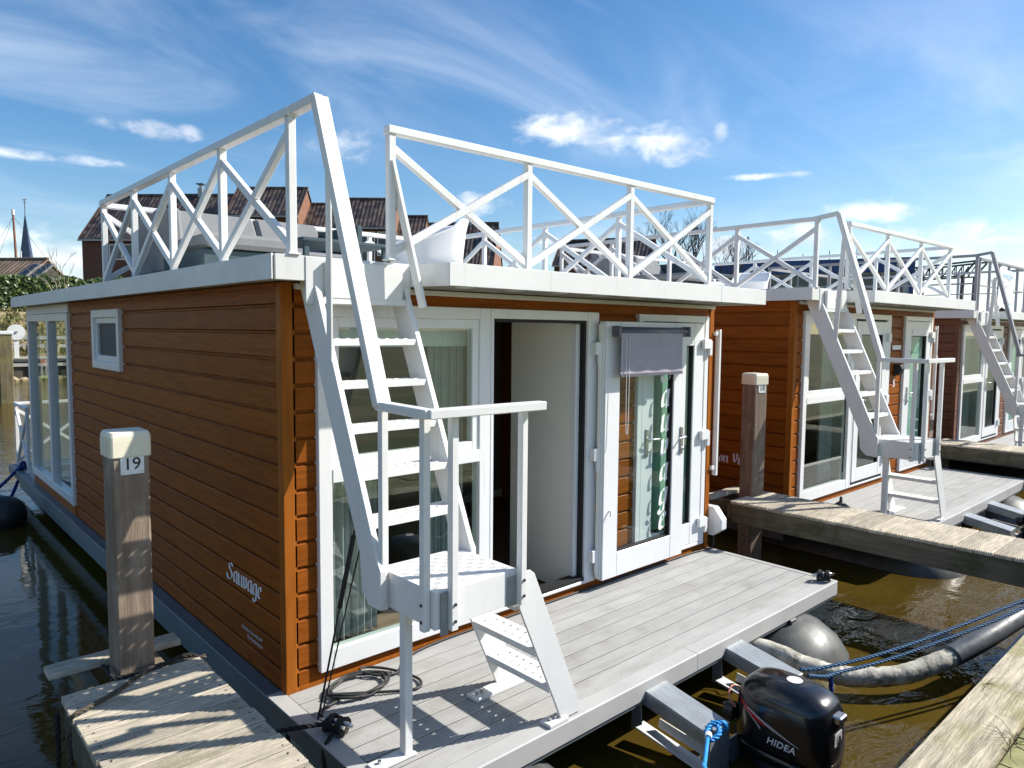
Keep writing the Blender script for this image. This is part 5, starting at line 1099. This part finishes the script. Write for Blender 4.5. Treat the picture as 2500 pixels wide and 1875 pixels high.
def bare_tree(loc, h, spread, label, m, seed, depth=6, thick=.14):
    r = thing('bare_tree', label, 'tree', loc, 0, 'leafless trees on the far bank'); rng = random.Random(seed)
    tr = MB(); cr = MB()
    def grow(p, d, L, rad, lev):
        q = p+d*L*.5+Vector((rng.uniform(-1, 1), rng.uniform(-1, 1), 0))*L*.06; e = p+d*L
        (tr if lev < 2 else cr).tube([p, q, e], rad, 5 if lev < 3 else 3, caps=False, radii=[rad, rad*.85, rad*.68])
        if lev >= depth: return
        for k in range(2 if lev < 1 else rng.choice((2, 3))):
            ax = Vector((rng.uniform(-1, 1), rng.uniform(-1, 1), rng.uniform(-.3, .3))).normalized(); nd = (d+ax*rng.uniform(.35, .85)*spread).normalized(); nd = (nd+Vector((0, 0, .18))).normalized()
            grow(e if k else p.lerp(e, rng.uniform(.6, 1)), nd, L*rng.uniform(.62, .84), rad*.62, lev+1)
    grow(Vector((0, 0, -.2)), Vector((.02, 0, 1)), h*.30, thick, 0); grow(Vector((.05, 0, h*.12)), Vector((.4, .1, 1)).normalized(), h*.24, thick*.6, 1); grow(Vector((-.05, 0, h*.18)), Vector((-.5, 0, 1)).normalized(), h*.22, thick*.6, 1)
    tr.build('trunk', m, r); cr.build('crown', m, r)
x, y = pol(10.35, 56); bare_tree((x, y, 2.9), 4.9, .8, 'small pale leafless tree above the hedge', 'bark_pale', 4, 4, .055)
x, y = pol(11.7, 55.6); bare_tree((x, y, 2.9), 2.6, 1.1, 'low bare shrub with curling pale twigs above the hedge', 'bark_pale', 9, 3, .05)
x, y = pol(55.6, 62); bare_tree((x, y, 3.0), 9.6, .85, 'dense leafless tree beyond the corner of the roof railing', 'bark', 21, 7, .20)
x, y = pol(58.4, 60); bare_tree((x, y, 3.0), 8.0, 1.0, 'lower leafless tree beside the dense one', 'bark', 33, 7, .16)
def spire():
    x, y = pol(8.62, 150); r = thing('church_spire', 'slim slate church spire with a weathervane beyond the low house', 'spire', (x, y, 3), R(20))
    MB().box(-1.5, 1.5, -1.5, 1.5, 0, 10.5).build('tower', 'brick_warm', r)
    s = MB(); q = [(1.15, 0), (0, 1.15), (-1.15, 0), (0, -1.15)]; s.add([(a, b, 10.5) for a, b in q]+[(0, 0, 18.6)], [(0, 1, 4), (1, 2, 4), (2, 3, 4), (3, 0, 4)]); s.build('spire', 'slate_blue', r)
    m = MB(); m.tube([(0, 0, 18.3), (0, 0, 20.6)], .06, 6); m.bar((-.35, 0, 20.2), (.35, 0, 20.2), .05, .08); m.bar((-.3, 0, 20.6), (.3, 0, 20.75), .05, .2); m.build('weathervane', 'hoist_steel', r)
    x, y = pol(8.1, 120); r = thing('ship_mast', 'brown ship mast with a white tip and stays beyond the low house', 'mast', (x, y, 3))
    MB().tube([(0, 0, 0), (-.1, 0, 8), (-.25, 0, 14.2)], .14, 8, radii=[.2, .17, .12]).build('pole', 'brick_warm', r); MB().tube([(-.25, 0, 14.2), (-.26, 0, 14.9)], .2, 8).build('tip', 'house_white', r)
    MB().box(-.5, .9, -.2, .2, 6.2, 6.7).build('boom', 'red_stripe', r); MB().tube([(.45, 0, 6.5), (.45, 0, 9.4)], .09, 6).build('gaff', 'house_white', r)
    st = MB(); [st.tube([(-.25, 0, 14.0), (dx, 0, 5.5)], .025, 4) for dx in (-4.5, -3.0, 5.5)]; st.build('stays', 'hoist_steel', r)
spire()
def hall():
    a = Vector(pol(58.0, 131)); b = Vector(pol(71.25, 129)); L = (b-a).length; r = thing('boat_hall', 'large hall with a dark blue fascia and glazed front', 'hall', (a.x, a.y, 3.0), math.atan2(b.y-a.y, b.x-a.x))
    MB().box(0, L, .3, 22, -.5, 11.0).build('wall', 'hall_grey', r)
    MB().box(-.2, L+.2, -.4, 22.2, 8.9, 11.1).build('fascia', 'hall_blue', r); MB().box(L-.5, L+.1, -.3, .3, -.5, 8.9).build('corner_post', 'hall_blue', r)
    n = 9
    for i in range(n):
        x0, x1 = 1+i*(L-2)/n, 1+(i+1)*(L-2)/n-.35
        for z0, z1 in ((.3, 3.6), (3.9, 6.6), (6.9, 8.7)):
            MB().box(x0, x1, .16, .29, z0, z1).build('window', 'dark_window', r)
    for i in range(7): x = 2+i*4; MB().tube([(x, 0, 11), (x, 0, 12.2+(i % 3)*.4)], .06, 5).build('roof_pole', 'hoist_steel', r)
hall()
def pylon():
    x, y = pol(60.25, 165); r = thing('power_pylon', 'slim dark power pylon with two crossarms', 'pylon', (x, y, 3), R(35))
    m = MB(); H = 19.8
    for sx, sy in ((-1, -1), (1, -1), (1, 1), (-1, 1)): m.bar((sx*.9, sy*.9, 0), (sx*.12, sy*.12, H), .12, .12)
    for k in range(12):
        z0, z1 = H*k/12, H*(k+1)/12; w0, w1 = .9-.78*k/12, .9-.78*(k+1)/12; s = 1 if k % 2 else -1
        m.bar((-s*w0, -w0, z0), (s*w1, -w1, z1), .07, .07); m.bar((-s*w0, w0, z0), (s*w1, w1, z1), .07, .07)
    m.build('mast', 'hoist_steel', r)
    for z, w in ((13.2, 5.0), (10.6, 6.2)):
        a = MB(); a.bar((-w, 0, z), (w, 0, z), .14, .14); a.bar((-w, 0, z), (0, 0, z+1.1), .1, .1); a.bar((w, 0, z), (0, 0, z+1.1), .1, .1)
        for q in (-w, -w*.5, w*.5, w): a.bar((q, 0, z), (q, 0, z-.8), .12, .12)
        a.build('crossarm', 'hoist_steel', r)
pylon()
def hoist():
    a = Vector(pol(71.6, 150)); b = Vector(pol(74.6, 146)); L = (b-a).length; r = thing('boat_hoist', 'dark steel lattice boat hoist beyond the moored houseboats', 'hoist', (a.x, a.y, 2.8), math.atan2(b.y-a.y, b.x-a.x))
    for y in (0, 4.0):
        m = MB(); n = 8; x0 = -1.5; x1 = L-1.2; zt, zb = 11.3, 9.4
        m.bar((x0, y, zt), (L+.8, y, zt+.5), .3, .3); m.bar((x0, y, zb), (x1, y, zb), .25, .25); m.bar((x1, y, zb), (L+.6, y, zt+.3), .25, .25)
        for k in range(n): p, q = x0+(x1-x0)*k/n, x0+(x1-x0)*(k+1)/n; m.bar((p, y, zb), (q, y, zt), .14, .14); m.bar((q, y, zb), (q, y, zt), .12, .12)
        m.build('truss', 'hoist_steel', r); MB().bar((x1-.2, y, 0), (x1, y, zb), .45, .45).build('leg', 'hoist_steel', r); MB().bar((x0, y, 0), (x0, y, zb), .45, .45).build('leg', 'hoist_steel', r)
hoist()
def far_trees():
    g = MB(); rng = random.Random(8)
    for i in range(2600):
        az = rng.uniform(30, 95); d = rng.uniform(320, 380); x, y = pol(az, d); hh = 6.5+3.5*math.sin(az*1.9)*math.sin(az*.7)+rng.uniform(-1, 1); z = rng.uniform(2, hh+6); s = rng.uniform(.6, 1.8); a = rng.uniform(0, 3.14)
        g.add([(x-s*math.cos(a), y-s*math.sin(a), z), (x+s*.3, y, z-s*.8), (x+s*math.cos(a), y+s*math.sin(a), z+.2*s), (x, y+s*.2, z+s)], [(0, 1, 2, 3)])
    stuff(tag(g.build('distant_trees', 'bark', None), 'far-off belt of leafless trees on the horizon', 'trees'))
far_trees()
def yacht():
    r = thing('motor_yacht', 'white motor yacht with dark cabin windows moored behind the houseboats', 'yacht', (22.6, 11.2, WZ), R(-22))
    hull = MB(); sec = []
    for (x, w, zt, zk) in ((-5.0, 1.5, 1.5, -.3), (-2, 1.75, 1.55, -.4), (2, 1.7, 1.75, -.4), (4.5, 1.0, 2.0, -.2), (5.8, .08, 2.2, .4)): sec.append([(x, -w, zt), (x, -w*.85, .2), (x, 0, zk), (x, w*.85, .2), (x, w, zt)])
    hull.loft(sec); hull.build('hull', 'yacht_white', r)
    MB().loft([[(x, y, z) for x, y in ((-4.2, -1.35), (2.6, -1.3), (3.4, -.6), (3.4, .6), (2.6, 1.3), (-4.2, 1.35))] for z in (1.5, 2.9)]).build('saloon', 'yacht_white', r)
    wh = MB(); wh.loft([[(x*s+dx, y*s, z) for x, y in ((-2.0, -1.2), (1.5, -1.15), (2.2, -.5), (2.2, .5), (1.5, 1.15), (-2.0, 1.2))] for z, s, dx in ((2.9, 1, 0), (4.05, .84, -.35))]); wh.build('wheelhouse', 'yacht_white', r)
    wn_ = MB(); wn_.loft([[(x*s*1.012+dx, y*s*1.012, z) for x, y in ((-1.7, -1.2), (1.5, -1.15), (2.2, -.5), (2.2, .5), (1.5, 1.15), (-1.7, 1.2))] for z, s, dx in ((3.15, .965, -.075), (3.85, .868, -.29))], caps=False); wn_.build('window_band', 'dark_window', r)
    MB().loft([[(x*s-.3, y*s, z) for x, y in ((-2.3, -1.25), (1.3, -1.2), (2.1, -.6), (2.3, 0), (2.1, .6), (1.3, 1.2), (-2.3, 1.25))] for z, s in ((4.05, .96), (4.14, 1.0), (4.3, .97), (4.42, .80), (4.46, .5))]).build('cabin_roof', 'yacht_white', r, smooth=False)
    MB().tube([(-1.2, 0, 4.4), (-1.4, 0, 5.6)], .04, 6).build('mast', 'house_white', r)
yacht()
